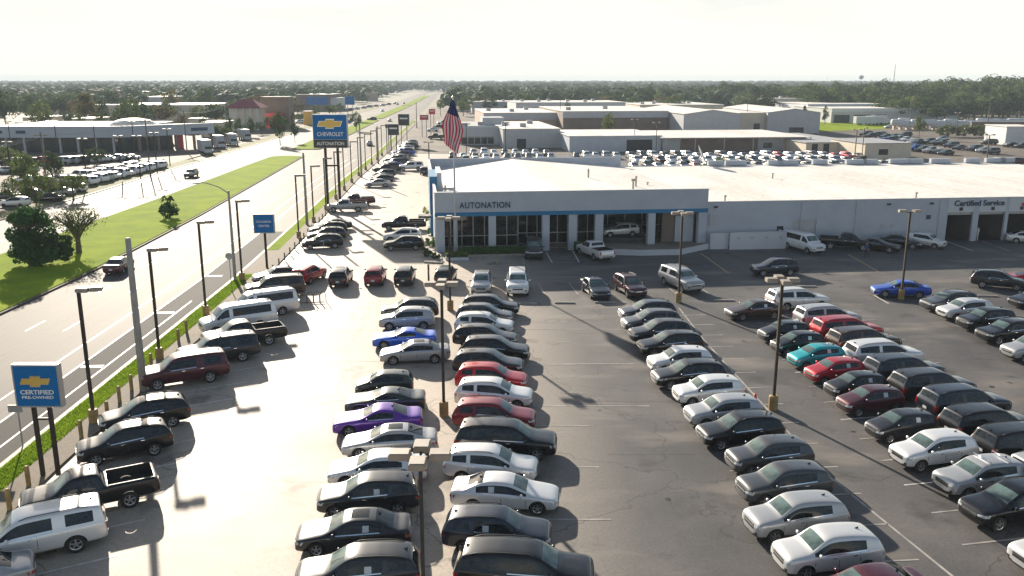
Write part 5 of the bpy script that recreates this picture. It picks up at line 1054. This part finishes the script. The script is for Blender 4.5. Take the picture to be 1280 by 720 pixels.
# right-hand wood: large trees one can tell apart
wr = random.Random(33); n_ = 0
for row_, (D, cnt, x0, x1, h0, h1) in enumerate(((415, 26, 1105, 1300, 9, 13), (470, 30, 1010, 1310, 12, 17), (540, 34, 930, 1310, 15, 20), (640, 34, 880, 1310, 17, 22))):
    for i in range(cnt):
        px = x0 + (x1 - x0) * (i + wr.uniform(-.3, .3)) / cnt; d = D + wr.uniform(-25, 25); f = max(0, (px - 1000) / 280); h = (h0 + (h1 - h0) * wr.random()) * (.82 + .26 * f)
        if row_ == 0 and 1240 < px: h *= 1.15
        tree(wr.choice(['oak', 'oak', 'oak2', 'oak2', 'pine', 'lime'][:5 if row_ else 6]), xat(px, d), d, h, wr.uniform(1.0, 1.35), 'large green tree standing in the wood at the right horizon', 'trees of the wood at the right horizon'); n_ += 1
# scattered suburban trees: every one its own thing
for i in range(150):
    for _ in range(40):
        D = wr.uniform(300, 640); px = wr.uniform(-20, 1000); x = xat(px, D)
        if re(D) - 60 < x < re(D) + 22: continue
        if 575 < px < 1000 and D < 455: continue
        if px < 300 and D < 330: continue
        if 370 < px < 560 and D < 380: continue
        break
    tree(wr.choice(['oak', 'oak2', 'oak2', 'maple', 'pine', 'oak']), x, D, wr.uniform(6, 12), wr.uniform(.9, 1.3), 'tree among the distant suburban roofs and parking lots', 'trees scattered among distant roofs')
for i, (px, D, h) in enumerate(((30, 170, 4.5), (66, 140, 4), (120, 200, 4), (8, 190, 5), (92, 176, 3.6))[:4]):
    tree('oak2' if i % 2 else 'oak', xat(px, D), D, h, 1.25, ['small tree among the cars above the ivy tree', 'small tree nearest the power pole in the left lot', 'small tree before the dome of the left dealership', 'small tree at the left edge before the glazing'][(30, 66, 120, 8).index(px)])
for i in range(16):
    D = 262 + i * 17; px_x = le(D) - wr.uniform(9, 14); tree(wr.choice(['oak', 'oak2']), px_x, D, wr.uniform(4, 7), 1, 'tree lining the far pavement of the avenue', 'trees lining the far pavement')
# far-off wood to the horizon: one mass
V = []; F = []; fr_ = random.Random(77)
def blob(x, y, h, w):
    for k in range(30):
        d = Vector((fr_.gauss(0, 1), fr_.gauss(0, 1), abs(fr_.gauss(0, 1)) * 1.0)).normalized(); q = Vector((x + d.x * w * fr_.uniform(.6, 1), y + d.y * w * .8, h * (.25 + .72 * d.z * fr_.uniform(.7, 1)))); s = w * fr_.uniform(.18, .36)
        nrm = (d + Vector((fr_.uniform(-.5, .5), fr_.uniform(-.5, .5), fr_.uniform(-.2, .6)))).normalized(); a = nrm.orthogonal().normalized() * s; b = nrm.cross(a)
        n = len(V); V.extend([tuple(q + a), tuple(q + b * .7), tuple(q - a), tuple(q - b * .7)]); F.append((n, n + 1, n + 2, n + 3))
for i in range(7200):
    t = fr_.random(); D = 560 + 3300 * t ** 1.6; px = fr_.uniform(-60, 1340); x = xat(px, D)
    if D < 1500 and abs(x - (re(D) - 22)) < 36: continue
    if D < 900 and fr_.random() < .35: continue
    blob(x, D, fr_.uniform(8, 14) + D * .0012, fr_.uniform(4, 8) + D * .0035)
me = bpy.data.meshes.new('far_wood'); me.from_pydata(V, [], F); me.materials.append(M['leaf_dark']); o = new('far_wood', me); tag(o, kind='stuff'); o['label'] = 'far wood reading as one mass up to the horizon'
# hedges, shrubs and planting at the showroom
def hedge(pxl, pxr, py, v, h, d, label, m='leaf_ivy', name='hedge'):
    u0, u1 = B.u(pxl), B.u(pxr); r = empty(name, *local(B, (u0 + u1) / 2, v), .02, B.a); tag(r, label, 'hedge'); V_ = []; F_ = []; w = u1 - u0; q = random.Random(int(pxl))
    for k in range(int(w * 230)):
        f = q.random(); p = Vector((q.uniform(-w / 2, w / 2), q.uniform(-d / 2, d / 2), h * q.uniform(.9, 1.05))) if f < .45 else Vector((q.uniform(-w / 2, w / 2), -d / 2 * q.uniform(.9, 1.08), h * q.random()))
        a = Vector((q.uniform(-1, 1), q.uniform(-1, 1), q.uniform(-1, 1))).normalized() * .13; b = a.orthogonal().normalized() * .08; n = len(V_); V_ += [tuple(p + a), tuple(p + b), tuple(p - a), tuple(p - b)]; F_.append((n, n + 1, n + 2, n + 3))
    me = bpy.data.meshes.new('foliage'); me.from_pydata(V_, [], F_); me.materials.append(M[m]); new('foliage', me, r); MB().box((0, 0, h * .46), (w * .98, d * .9, h * .9)).build('inner_foliage', M['leaf_ivy'], r); return r
hedge(574, 655, 0, -1.3, .75, 1.3, 'long low green hedge under the showroom glazing'); hedge(556, 582, 0, -3.4, .7, 1.3, 'short clipped hedge on the white planter by the flagpole', 'leaf_lime'); hedge(717, 738, 0, -.9, 1.0, 1.5, 'dark shrub hedge left of the white pickup')
def solid(name, pts, z0, z1, m, label, cat): o = MB().prism(pts, z0, z1).build(name, M[m]); tag(o, label, cat); return o
solid('planter_kerb', [local(B, B.u(555), -4.3), local(B, B.u(583), -4.3), local(B, B.u(583), -2.4), local(B, B.u(555), -2.4)], .01, .32, 'wall_white', 'white planter edge below the clipped hedge', 'planter')
solid('hedge_kerb', [local(B, B.u(584), -2.3), local(B, B.u(656), -2.3), local(B, B.u(656), -2.1), local(B, B.u(584), -2.1)], .01, .2, 'kerb', 'low kerb in front of the long hedge', 'kerb')
pl = [at(528, 318), at(530, 329), at(553, 330), at(551, 317), at(545, 300), at(541, 285), at(536, 285)]
o = MB().prism(pl, .01, .17).build('planting_bed', M['kerb']); tag(o, 'planted kerbed island at the left showroom corner', 'planting bed')
for i, (px, py, h, m) in enumerate(((535, 322, .9, 'leaf_mid'), (545, 325, .8, 'leaf_ivy'), (538, 308, 1.0, 'leaf_lime'), (546, 312, 1.4, 'leaf_ivy'), (541, 295, 1.1, 'leaf_lime'), (540, 281, 1.6, 'leaf_mid'), (538, 272, 1.9, 'leaf_lime'), (531, 315, .6, 'leaf_lime'))):
    x, y = at(px, py); r = empty('shrub', x, y, .1); tag(r, ['low leafy shrub at the front of the corner island', 'dark low shrub beside the front kerb of the corner island', 'yellow-green shrub halfway along the corner island', 'tall dark shrub against the left showroom column', 'yellow-green shrub behind the tall dark one', 'tall mid-green shrub by the left showroom wall', 'tallest yellow-green shrub at the rear of corner island', 'small yellow-green shrub at the left tip of corner island'][i], 'shrub'); new('foliage', crown_mesh('foliage', 70 + i, M[m], h * .62, h * .5, 0, 10, 50, .1), r)
for i, (px, D, zt_, w) in enumerate(((893, 158, 5.2, 2.3), (905, 159, 5.6, 2.5), (916, 158, 4.9, 1.8))):
    r = empty('shrub', xat(px, D, 5), D, 0); tag(r, 'yellow-green tall shrub behind the service roof by the dish', 'shrub', 'tall shrubs by the satellite dish'); new('foliage', crown_mesh('foliage', 80 + i, M['leaf_lime'], w, zt_ / 2, 0, 20, 60, .18), r)
for i in range(9):
    px = 1176 + i * 7; r = empty('shrub', xat(px, 300), 300, 0); tag(r, 'grey-green shrub in the hedge before the tank yard', 'shrub', 'shrubs before the tank yard'); new('foliage', crown_mesh('foliage', 90 + i % 3, M['leaf_mid'], 2.2, 2.0, 0, 14, 40, .25), r)
# grass blades on the near strip
V = []; F = []; g_ = random.Random(9)
for i in range(26000):
    y = 30 + 60 * g_.random() ** 1.4; 
    if 84 < y: continue
    x = re(y) + .34 + (sw(y) - re(y) - .36) * g_.random(); h = g_.uniform(.05, .14); a = g_.uniform(0, 3.14); w = .022; dx, dy = math.cos(a) * w, math.sin(a) * w; l = g_.uniform(-.05, .05)
    n = len(V); V += [(x - dx, y - dy, .13), (x + dx, y + dy, .13), (x + l, y + l, .14 + h)]; F.append((n, n + 1, n + 2))
me = bpy.data.meshes.new('grass_blades'); me.from_pydata(V, [], F); me.materials.append(M['blade']); o = new('grass_blades', me); tag(o, kind='stuff'); o['label'] = 'short grass growing on the roadside strip'
# ------------------------------------------------------------------ street furniture and small things
for i, (px, py) in enumerate(((10, 640), (34, 610), (100, 550), (133, 525), (148, 505), (163, 490), (188, 462), (222, 430), (232, 418))):
    x, y = at(px, py); o = MB().tube([(0, 0, 0), (0, 0, .95), (0, 0, 1.02)], [.11, .11, .06], 12).build('bollard', M['base_yellow'], None, (x + .1, y, .13), smooth=False); tag(o, f"yellow steel bollard at the pavement edge, {ORD[i]} from the camera", 'bollard', 'yellow bollards along the pavement')
for i in range(14):
    y = 82 + i * 3.1; x = sw(y) + 1.8; o = MB().box((0, 0, .4), (.12, .12, .8)).box((0, 0, .82), (.16, .16, .05)).build('post', M['wood'], None, (x, y, .1)); tag(o, 'short dark post along the pavement beyond the vans', 'post', 'short posts along the pavement')
bl = MB()
def stop(px, py, rz, lab):
    x, y = at(px, py); o = MB().prism([(-.9, -.09), (.9, -.09), (.9, .09), (-.9, .09)], .0, .07).prism([(-.86, -.06), (.86, -.06), (.86, .06), (-.86, .06)], .071, .12).build('wheel_stop', M['concrete'], None, (x, y, .024), R(rz)); tag(o, lab, 'wheel stop', 'concrete wheel stops')
stop(706, 379.5, 0, 'brown concrete wheel stop alone in the open aisle'); stop(756, 379, 0, 'wheel stop in the shade of the blue-grey sedan'); stop(658, 380.5, 0, 'wheel stop in front of the white SUV'); stop(905, 376.5, 0, 'wheel stop right of the silver large SUV'); stop(1234, 371, -4, 'wheel stop beneath the lone grey SUV')
stop(1008, 359, 0, 'wheel stop behind the dark SUV driving left')
x, y = at(943, 509); r = empty('traffic_cone', x, y, .025); tag(r, 'orange traffic cone by the base of the right lamp', 'traffic cone'); MB().tube([(0, 0, .03), (0, 0, .85)], [.22, .05], 14).build('cone', M['orange'], r, smooth=True); MB().box((0, 0, .02), (.5, .5, .04)).build('foot', M['orange'], r); MB().tube([(0, 0, .4), (0, 0, .55)], [.155, .115], 14, cap=False).build('reflective_band', M['letter_white'], r)
# bent-tube rack by the vans
x, y = at(388, 379); r = empty('tube_rack', x, y, .02, R(10)); tag(r, 'bent steel tube rack standing behind the white vans', 'rack')
for k in range(4):
    MB().tube([(k * .55 - .8, 0, 0), (k * .55 - .8, 0, .7), (k * .55 - .65, .05, .95), (k * .55 - .45, .05, .95), (k * .55 - .3, 0, .7), (k * .55 - .3, 0, .0)], .035, 8).build('hoop', M['wood'], r)
MB().tube([(-1.2, -.3, .12), (1.2, -.3, .12)], .04, 8).build('foot_rail', M['wood'], r)
x, y = at(394, 312); r = empty('handrail', x, y, .02, R(5)); tag(r, 'low metal handrail beside the dark SUV under the pylon', 'handrail')
for k in range(3): MB().tube([(k * 1.0 - 1, 0, 0), (k * 1.0 - 1, 0, 1.0)], .035, 8).build('post', M['galv'], r)
for z in (1.0, .5): MB().tube([(-1, 0, z), (1, 0, z)], .03, 8).build('rail', M['galv'], r)
# satellite dish
x = xat(876, 143, 6); r = empty('satellite_dish', x, 143, h2 - .1); tag(r, 'big pale satellite dish tilted at the rear roof edge', 'satellite dish'); dsh = MB(); R_ = 1.7; rot = Matrix.Rotation(R(62), 3, 'Y') @ Matrix.Rotation(R(12), 3, 'X')
for i in range(5):
    for k in range(20):
        f = []
        for (ii, kk) in ((i, k), (i, k + 1), (i + 1, k + 1), (i + 1, k)):
            rr = R_ * ii / 5; a = 2 * math.pi * kk / 20; p = rot @ Vector((rr * math.cos(a), rr * math.sin(a), .28 * (ii / 5) ** 2)); f.append((p.x, p.y, p.z + 1.9))
        dsh.face(f)
dsh.build('dish', M['galv'], r, smooth=True); MB().tube([(0, 0, 0), (0, 0, 1.9)], .09, 8).build('mast', M['galv'], r); MB().tube([(0, 0, 1.9), tuple(rot @ Vector((0, 0, 1.2)) + Vector((0, 0, 1.9)))], .03, 6).build('feed_arm', M['galv'], r)
# manhole and patches
for px, py, rr, lab in ((486, 247, .4, 'upper'), (481, 256, .45, 'lower'), (466, 281, .4, 'left')):
    x, y = at(px, py); o = MB().tube([(0, 0, 0), (0, 0, .012)], rr, 18).build('manhole_cover', M['roof_dark'], None, (x, y, .02)); tag(o, f"{lab} dark round cover in the pale side lot", 'manhole cover')
# stall lines
for k in range(7):      # centre aisle, level with the stalls of the nose-right row
    y = 34.9 + k * 5.35; line((3.2 if k % 2 else 1.0, y), (4.4, y), .1, 'worn_line')
for py in (412, 455, 508): a = at(655, py); line(a, (a[0] + 7.5, a[1]), .1, 'worn_line')
for k in range(15):
    y = 28.2 + k * 2.9; x0 = 16.6 - (y - 28) * .012; line((x0, y + .5), (x0 - 5.6, y), .1, 'worn_line')
for a, b in (((14.3, 71.6), (14.4, 62)), ((14.4, 62), (15.6, 39.2)), ((15.6, 39.2), (17.4, 30))): line(a, b, .12, 'worn_line')
for k in range(15):
    y = 30 + k * 2.75; line((24.2, y + 1.0), (18.9, y), .1, 'white_line' if k % 3 == 0 else 'worn_line'); line((24.3, y + 1.02), (29.6, y + 2.1), .1, 'worn_line')
for k in range(13):
    y = 24 + k * 3.0 + .6; x = sw(y) + 2.2; line((x, y - 1.6), (x + 5.3, y + 1.5 - .2), .1, 'white_line')
for k in range(9): x = 22.7 + k * 2.75; line((-6 + k * 3.0, 76.4), (-6.5 + k * 3.0, 81), .1, 'worn_line')
for px0, py0, px1, py1, m in ((876, 317, 911, 342, 'yellow_line'), (1060, 318, 1098, 340, 'yellow_line'), (1184, 302, 1216, 314, 'white_line'), (1228, 302, 1262, 314, 'worn_line'), (1092, 369, 1111, 380, 'white_line'), (618, 319, 622, 330, 'yellow_line'), (651, 319, 656, 331, 'worn_line'), (683, 316, 690, 328, 'white_line'), (716, 314, 724, 328, 'white_line'), (689, 328.3, 724, 328.3, 'worn_line')):
    line(at(px0, py0), at(px1, py1), .14, m)
for k in range(5): line(at(688 + k * 0.8, 318 + k * 2), at(717 + k, 316 + k * 2.3), .1, 'worn_line')
M['seam'] = mat('seam', (.045, .043, .042), .7, noise=(1, .3)); M['tar'] = mat('tar', (.02, .02, .021), .5, noise=(2, .3))
for y_, xa, xb in ((49.4, 4.8, 13.2), (63.9, 4.5, 14), (41.8, 5, 9.5), (79.2, -9, 60), (57.0, -16.5, -9.2), (71.8, -18, -8)):
    p = (xa, y_); q2_ = random.Random(int(y_ * 10))
    while p[0] < xb: n_p = (p[0] + q2_.uniform(.7, 1.6), y_ + q2_.uniform(-.07, .07)); line(p, n_p, q2_.uniform(.03, .07), 'seam', .024, 'pavement_joint'); p = n_p
q3 = random.Random(14)
for k in range(34):      # oil drips where cars have stood
    x, y = q3.uniform(3.5, 40), q3.uniform(26, 80); r_ = q3.uniform(.06, .2); n_ = 11; o = MB(); o.face([(x + r_ * math.cos(6.283 * i / n_) * q3.uniform(.6, 1.3), y + r_ * math.sin(6.283 * i / n_) * q3.uniform(.6, 1.3), .0262) for i in range(n_)]); o = o.build('oil_stain', M['tar']); o['kind'] = 'structure'
# people
def person(x, y, rz, top, legs, label):
    V = [(0, 0, .95), (0, 0, 1.15), (0, .0, 1.38), (0, .01, 1.5), (0, .02, 1.62), (0, .02, 1.74), (.17, 0, 1.42), (.24, .03, 1.14), (.22, .12, .92), (.22, .17, .84), (-.17, 0, 1.42), (-.25, -.02, 1.14), (-.23, .06, .92), (-.22, .1, .84),
         (.10, .0, .86), (.11, .06, .5), (.11, .02, .1), (.11, .17, .04), (-.10, 0, .86), (-.11, -.05, .5), (-.11, -.14, .12), (-.11, .0, .04)]
    E_ = [(0, 1), (1, 2), (2, 3), (3, 4), (4, 5), (2, 6), (6, 7), (7, 8), (8, 9), (2, 10), (10, 11), (11, 12), (12, 13), (0, 14), (14, 15), (15, 16), (16, 17), (0, 18), (18, 19), (19, 20), (20, 21)]
    rad = [.145, .13, .15, .055, .095, .08, .07, .05, .038, .035, .07, .05, .038, .035, .1, .07, .05, .045, .1, .07, .05, .045]
    me = bpy.data.meshes.new('body'); me.from_pydata(V, E_, []); o = bpy.data.objects.new('b', me); COL.objects.link(o); sk = o.modifiers.new('sk', 'SKIN'); sb = o.modifiers.new('s', 'SUBSURF'); sb.levels = 1
    for i, r in enumerate(rad): me.skin_vertices[0].data[i].radius = (r, r * (.75 if i in (1, 2, 0) else 1))
    me.skin_vertices[0].data[0].use_root = True
    bm_ = evaluated(o); bpy.data.objects.remove(o, do_unlink=True); bm_.materials.clear()
    for m in ('skin', top, legs, 'hair'): bm_.materials.append(M[m])
    for p in bm_.polygons:
        z = p.center.z; p.material_index = 2 if (z < .93 and abs(p.center.x) < .2) else (3 if z > 1.7 else (0 if z > 1.5 or (abs(p.center.x) > .19 and z < 1.1) else 1)); p.use_smooth = True
    r = empty('person', x, y, .022, rz); tag(r, label, 'person'); new('body', bm_, r); 
    for sx_ in (-1, 1):
        hd = MB()
        for f in range(4): hd.tube([(0, .02 * f - .03, 0), (0, .02 * f - .03, -.07 - .01 * (f in (1, 2)))], .009, 5)
        hd.tube([(0, .04, .02), (0, .07, -.03)], .01, 5); hd.build('hand', M['skin'], r, (sx_ * .22, .17 if sx_ > 0 else .1, .82))
x, y = at(1082, 323); person(x, y, R(150), 'cloth_blue', 'cloth_dark', 'person in blue clothes walking past the low black coupe')
x, y = at(1221, 301); person(x, y, R(20), 'cloth_pale', 'cloth_pale', 'person in pale clothes standing by the pillar between service bays')

# ------------------------------------------------------------------ cars in the lots behind, simple single meshes
FARM = {}
def far_car(kind, color, x, y, h, label, group):
    if kind not in FARM:
        S = SPEC[kind]; cg = car_cage(S, 1); me = evaluated(cg); bpy.data.objects.remove(cg, do_unlink=True); n0 = len(me.materials); me.materials.append(M['tyre'])
        bm = bmesh.new(); bm.from_mesh(me)
        for t in S['wx']:
            for sd in (1, -1):
                g = bmesh.ops.create_cone(bm, cap_ends=True, segments=12, radius1=S['wr'], radius2=S['wr'], depth=.25, matrix=Matrix.Translation((S['L'] / 2 - t * S['L'], sd * (S['W'] / 2 - .1), S['wr'])) @ Matrix.Rotation(math.pi / 2, 4, 'X'))
                for v in g['verts']:
                    for f in v.link_faces: f.material_index = n0
        bm.to_mesh(me); bm.free(); FARM[kind] = me
    nm, _, cat = KINDN[kind]; o = new(nm, FARM[kind], None, (x, y, .02), R(h)); o.color = (*[v for v in COLR[color]], 1); tag(o, label, cat, group); return o
fc = random.Random(101); WH = ['white'] * 7 + ['silver'] * 3 + ['black'] * 5 + ['dark grey'] * 2 + ['grey', 'maroon', 'red', 'dark blue-grey']
def far_row(pxs, py, h, desc, group, kinds=('suv_mid', 'suv_large', 'sedan', 'suv_small'), cols=WH, z=1.6):
    for i, px in enumerate(pxs):
        x, y = at(px, py[i] if isinstance(py, list) else py, z); k = fc.choice(kinds); c = fc.choice(cols); o_ = ORDL[i] if i < len(ORDL) else f"number {i + 1}"
        far_car(k, c, x, y, h + fc.uniform(-3, 3), f"{c} {KINDN[k][1]}, {o_} from left in {desc}", group)
AR = lambda a, b, s: [a + s * i + fc.uniform(-.8, .8) for i in range(int((b - a) / s) + 1)]
far_row(AR(566, 690, 13.6), 191.5, -88, 'front row behind the showroom', 'front row behind the showroom roof'); far_row(AR(592, 690, 13), 186.5, -88, 'back row behind the showroom', 'back row behind the showroom roof')
far_row(AR(720, 776, 12.5), 190.5, -88, 'short row by the long workshop', 'short row by the long workshop'); far_row(AR(571, 600, 12), 195, 92, 'rear side row behind the tower', 'rear side row behind the tower')
far_row(AR(788, 1086, 14.3), 190, -80, 'upper row before the open shed', 'upper row before the open shed'); far_row(AR(796, 1080, 14.6), 196, -80, 'middle row before the open shed', 'middle row before the open shed'); far_row(AR(792, 1165, 15.6), 202, -80, 'lower row behind the service roof', 'lower row behind the service roof')
far_row([1245, 1268], 197, 180, 'pair behind the roof at right edge', 'pair behind the roof at right'); 
P1 = [(1183, 186), (1166, 184), (1155, 182.5), (1146, 181.5), (1138, 180), (1129, 179), (1122, 178.5), (1116, 178), (1111, 177)]; P2 = [(1200, 180), (1190, 177.5), (1180, 175), (1170, 174), (1162, 172.5), (1150, 174.5), (1143, 173), (1134, 171.5), (1126, 170)]; P3 = [(1132, 165), (1118, 166.5), (1108, 166.5), (1102, 163.5), (1096, 164), (1089, 166), (1083, 164)]
P6 = [(1119, 170.5), (1112, 171.3), (1105, 172), (1098, 172.7), (1091, 173.2)]; P4 = [(1219, 181.5), (1230, 183), (1240, 185)]; P5 = [(1237, 174), (1246, 171), (1264, 177), (1279, 178), (1113, 155.5), (1178, 170)]
BL = ['black', 'dark blue-grey', 'silver', 'grey', 'dark grey', 'blue', 'black', 'white', 'dark grey']
for pts, d in ((P1, 'near line of the right back lot'), (P2, 'middle line of the right back lot'), (P3, 'far line of the right back lot'), (P6, 'short extra line of right back lot'), (P4, 'trio at right of the back lot'), (P5, 'loose cars of the right back lot')):
    pts = sorted(pts); far_row([p[0] for p in pts], [p[1] for p in pts], 205 if d[0] != 'l' else 190, d, d, ('suv_mid', 'sedan', 'suv_long', 'pickup'), BL)
# left lots across the avenue
far_row(AR(104, 200, 7.2), [221 - (p - 104) * .215 for p in AR(104, 200, 7.2)] + [200] * 3, 160, 'fenced row beside the far verge', 'white cars along the fence across the avenue', cols=['white'] * 5 + ['silver'] * 2)
far_row(AR(100, 163, 7), [214 - (p - 100) * .2 for p in AR(100, 163, 7)] + [200] * 3, 160, 'second row behind the fenced row', 'second row across the avenue', cols=['white'] * 4 + ['silver', 'black'])
far_row(AR(78, 168, 9.5), [197 - (p - 78) * .06 for p in AR(78, 168, 9.5)] + [190] * 3, 170, 'row under the dealership glazing', 'row under the dealership glazing', cols=['white', 'white', 'silver', 'black']); far_row(AR(-8, 60, 12), 197, 175, 'row at the far left glazing', 'row at the far left glazing', cols=['white', 'silver', 'black', 'red'])
far_row(AR(-6, 44, 13), 207, 175, 'second row at the far left', 'second row at the far left', cols=['white', 'silver', 'red', 'black']); far_row([5, 18, 34, 60, 74, 92], [238, 246, 236, 240, 233, 229], 180, 'loose group above the ivy tree', 'loose cars above the ivy tree', cols=['white', 'silver', 'grey', 'black'])
far_row(AR(30, 100, 14), 219, 172, 'row among the small left trees', 'row among the small left trees', cols=['white', 'silver', 'white', 'black'])
far_row(AR(236, 300, 7), [163 - (p - 236) * .07 for p in AR(236, 300, 7)] + [160] * 3, 150, 'rows behind the box trucks', 'cars behind the box trucks', cols=['white', 'white', 'silver']); far_row(AR(376, 436, 7), 150, 150, 'lot behind the pylon sign', 'cars behind the pylon sign', cols=['white', 'silver', 'blue', 'black'])
far_row(AR(372, 432, 6.5), 143, 150, 'upper lot behind the pylon sign', 'upper cars behind the pylon sign', cols=['white', 'silver', 'black']); far_row(AR(430, 500, 8), [136 - (p - 430) * .13 for p in AR(430, 500, 8)] + [130] * 3, 150, 'far left lots up the avenue', 'cars far up the left side', cols=['white', 'black', 'silver', 'grey'])
far_row(AR(540, 562, 7), [159, 155, 151, 147], 190, 'lot corner left of the flag', 'cars left of the flag')
for px, py, n_ in ((700, 133, 12), (820, 131, 12)): far_row(AR(px, px + 110, 9), py, -85, 'rooftop level lot at centre distance' if px < 800 else 'lot beyond the gabled halls', 'far lot beyond the halls ' + ('left' if px < 800 else 'right'), cols=['white', 'white', 'silver', 'grey'])
# box trucks and trailers
def box_truck(px, D, L_, h, rz, label):
    r = empty('box_truck', xat(px, D), D, .02, R(rz)); tag(r, label, 'truck', 'box trucks by the far carriageway'); MB().box((-.6, 0, h / 2 + .45), (L_, 2.5, h - .6)).build('cargo_box', M['wall_grey' if D < 300 else 'wall_white'], r)
    cb = MB(); cb.prism([(L_ / 2 - .55, -1.1), (L_ / 2 + 1.2, -1.0), (L_ / 2 + 1.2, 1.0), (L_ / 2 - .55, 1.1)], .5, 2.2); cb.build('cab', M['wall_white'], r); MB().box((L_ / 2 + 1.22, 0, 1.75), (.05, 1.8, .7)).build('windshield', M['window'], r)
    for x_ in (-L_ * .3, L_ * .12, L_ / 2 + .4):
        for sd in (1, -1): MB().tube([(x_, sd * .95, .48), (x_, sd * 1.2, .48)], .48, 14).build('wheel', M['tyre'], r)
for a in ((256, 232, 6.5, 3.5, -60, 'grey box truck parked at the corner by the dealership wing'), (272, 252, 7, 3.4, -60, 'pale box truck, second in the line by the fence'), (288, 262, 7, 3.3, -60, 'pale box truck, third in the line by the fence'), (305, 285, 7, 3.3, -60, 'cream box truck farthest in the line by the fence'), (1082, 380, 9, 3.6, 10, 'white trailer parked before the long depot'), (1097, 385, 9, 3.6, 12, 'second white trailer before the long depot')): box_truck(*a)
# tanks in the yard at right
for i in range(26):
    px = 1122 + (i % 13) * 8.2 if i < 16 else 1228 + (i - 16) * 6.5; D = 345 + (i // 13) * 9 if i < 16 else 352; h = fc.uniform(2.6, 4.2); r = empty('storage_tank', xat(px, D), D, 0); tag(r, 'pale cylindrical tank lying in the yard before the wood', 'tank', 'pale tanks in the yard before the wood')
    MB().tube([(-2.6, 0, h - 1.2), (-2.3, 0, h - 1.2), (2.3, 0, h - 1.2), (2.6, 0, h - 1.2)], [.6, 1.25, 1.25, .6], 12).build('shell', M['wall_white'], r, smooth=True)
    for s_ in (-1, 1): MB().box((s_ * 1.5, 0, (h - 1.3) / 2), (.4, 1.6, h - 1.3)).build('leg', M['wall_tan'], r)
# fence beside the white cars across the avenue, and masts on the horizon
r = empty('lot_fence', le(150) - 6.6, 150, 0); tag(r, 'low dark fence along the white car row across the avenue', 'fence')
for k in range(16):
    y0_, y1_ = 146 + k * 3.6, 146 + (k + 1) * 3.6; p0, p1 = (le(y0_) - 6.6, y0_), (le(y1_) - 6.6, y1_); ox, oy = r.location.x, 150
    MB().tube([(p0[0] - ox, p0[1] - oy, 0), (p0[0] - ox, p0[1] - oy, 1.2)], .05, 6).build('fence_post', M['black'], r); MB().box(((p0[0] + p1[0]) / 2 - ox, (p0[1] + p1[1]) / 2 - oy, .7), (.05, 3.6, .7), math.atan2(p1[1] - p0[1], p1[0] - p0[0]) - math.pi / 2).build('fence_panel', M['black'], r)
for i, (px, D, h) in enumerate(((1115, 820, 33), (1075, 1500, 21), (1033, 1500, 24), (1279, 600, 28))):
    r = empty('radio_mast', xat(px, D), D, 0); tag(r, ['tall thin mast rising above the wood at right', 'water tower tiny on the right horizon', 'short mast on the horizon right of centre', 'mast at the extreme right edge above the wood'][i], 'mast'); MB().tube([(0, 0, 0), (0, 0, h)], [.45, .25], 6).build('mast', M['galv'], r)
    if i == 1: MB().tube([(0, 0, h - 1), (0, 0, h + 1), (0, 0, h + 4), (0, 0, h + 6)], [1, 4, 4, 1], 12).build('tank', M['wall_pale'], r)
for i, (px, D, yt) in enumerate(((1136, 300, 124), (1233, 285, 122), (1078, 215, 160), (700, 330, 120), (933, 330, 124))):
    h = zat(yt, D); lamp(xat(px, D), D, ['tall pole beside the olive tree in the back lot', 'tall pole before the tank yard', 'pole at the corner of the garage block', 'slim pole above the brown warehouse', 'pole between the two gabled halls'][i], [(.5, 0)], h, False, 'tall slim poles in the back lots')

# ------------------------------------------------------------------ haze
hz_ = MB().box((0, 2250, 17.0), (9000, 5300, 42)).build('haze', bpy.data.materials.new('haze')); hm = hz_.data.materials[0]; hm.use_nodes = True; ht = hm.node_tree; ht.nodes.clear()
ho = ht.nodes.new("ShaderNodeOutputMaterial"); hv = ht.nodes.new("ShaderNodeVolumePrincipled"); hv.inputs['Density'].default_value = .00021; hv.inputs['Color'].default_value = (.74, .87, 1.0, 1); hv.inputs['Anisotropy'].default_value = 0
ht.links.new(hv.outputs[0], ho.inputs['Volume']); tag(hz_, kind='stuff'); hz_['label'] = 'thin pale haze hanging over the whole place'
hm.cycles.homogeneous_volume = True if hasattr(hm.cycles, 'homogeneous_volume') else None
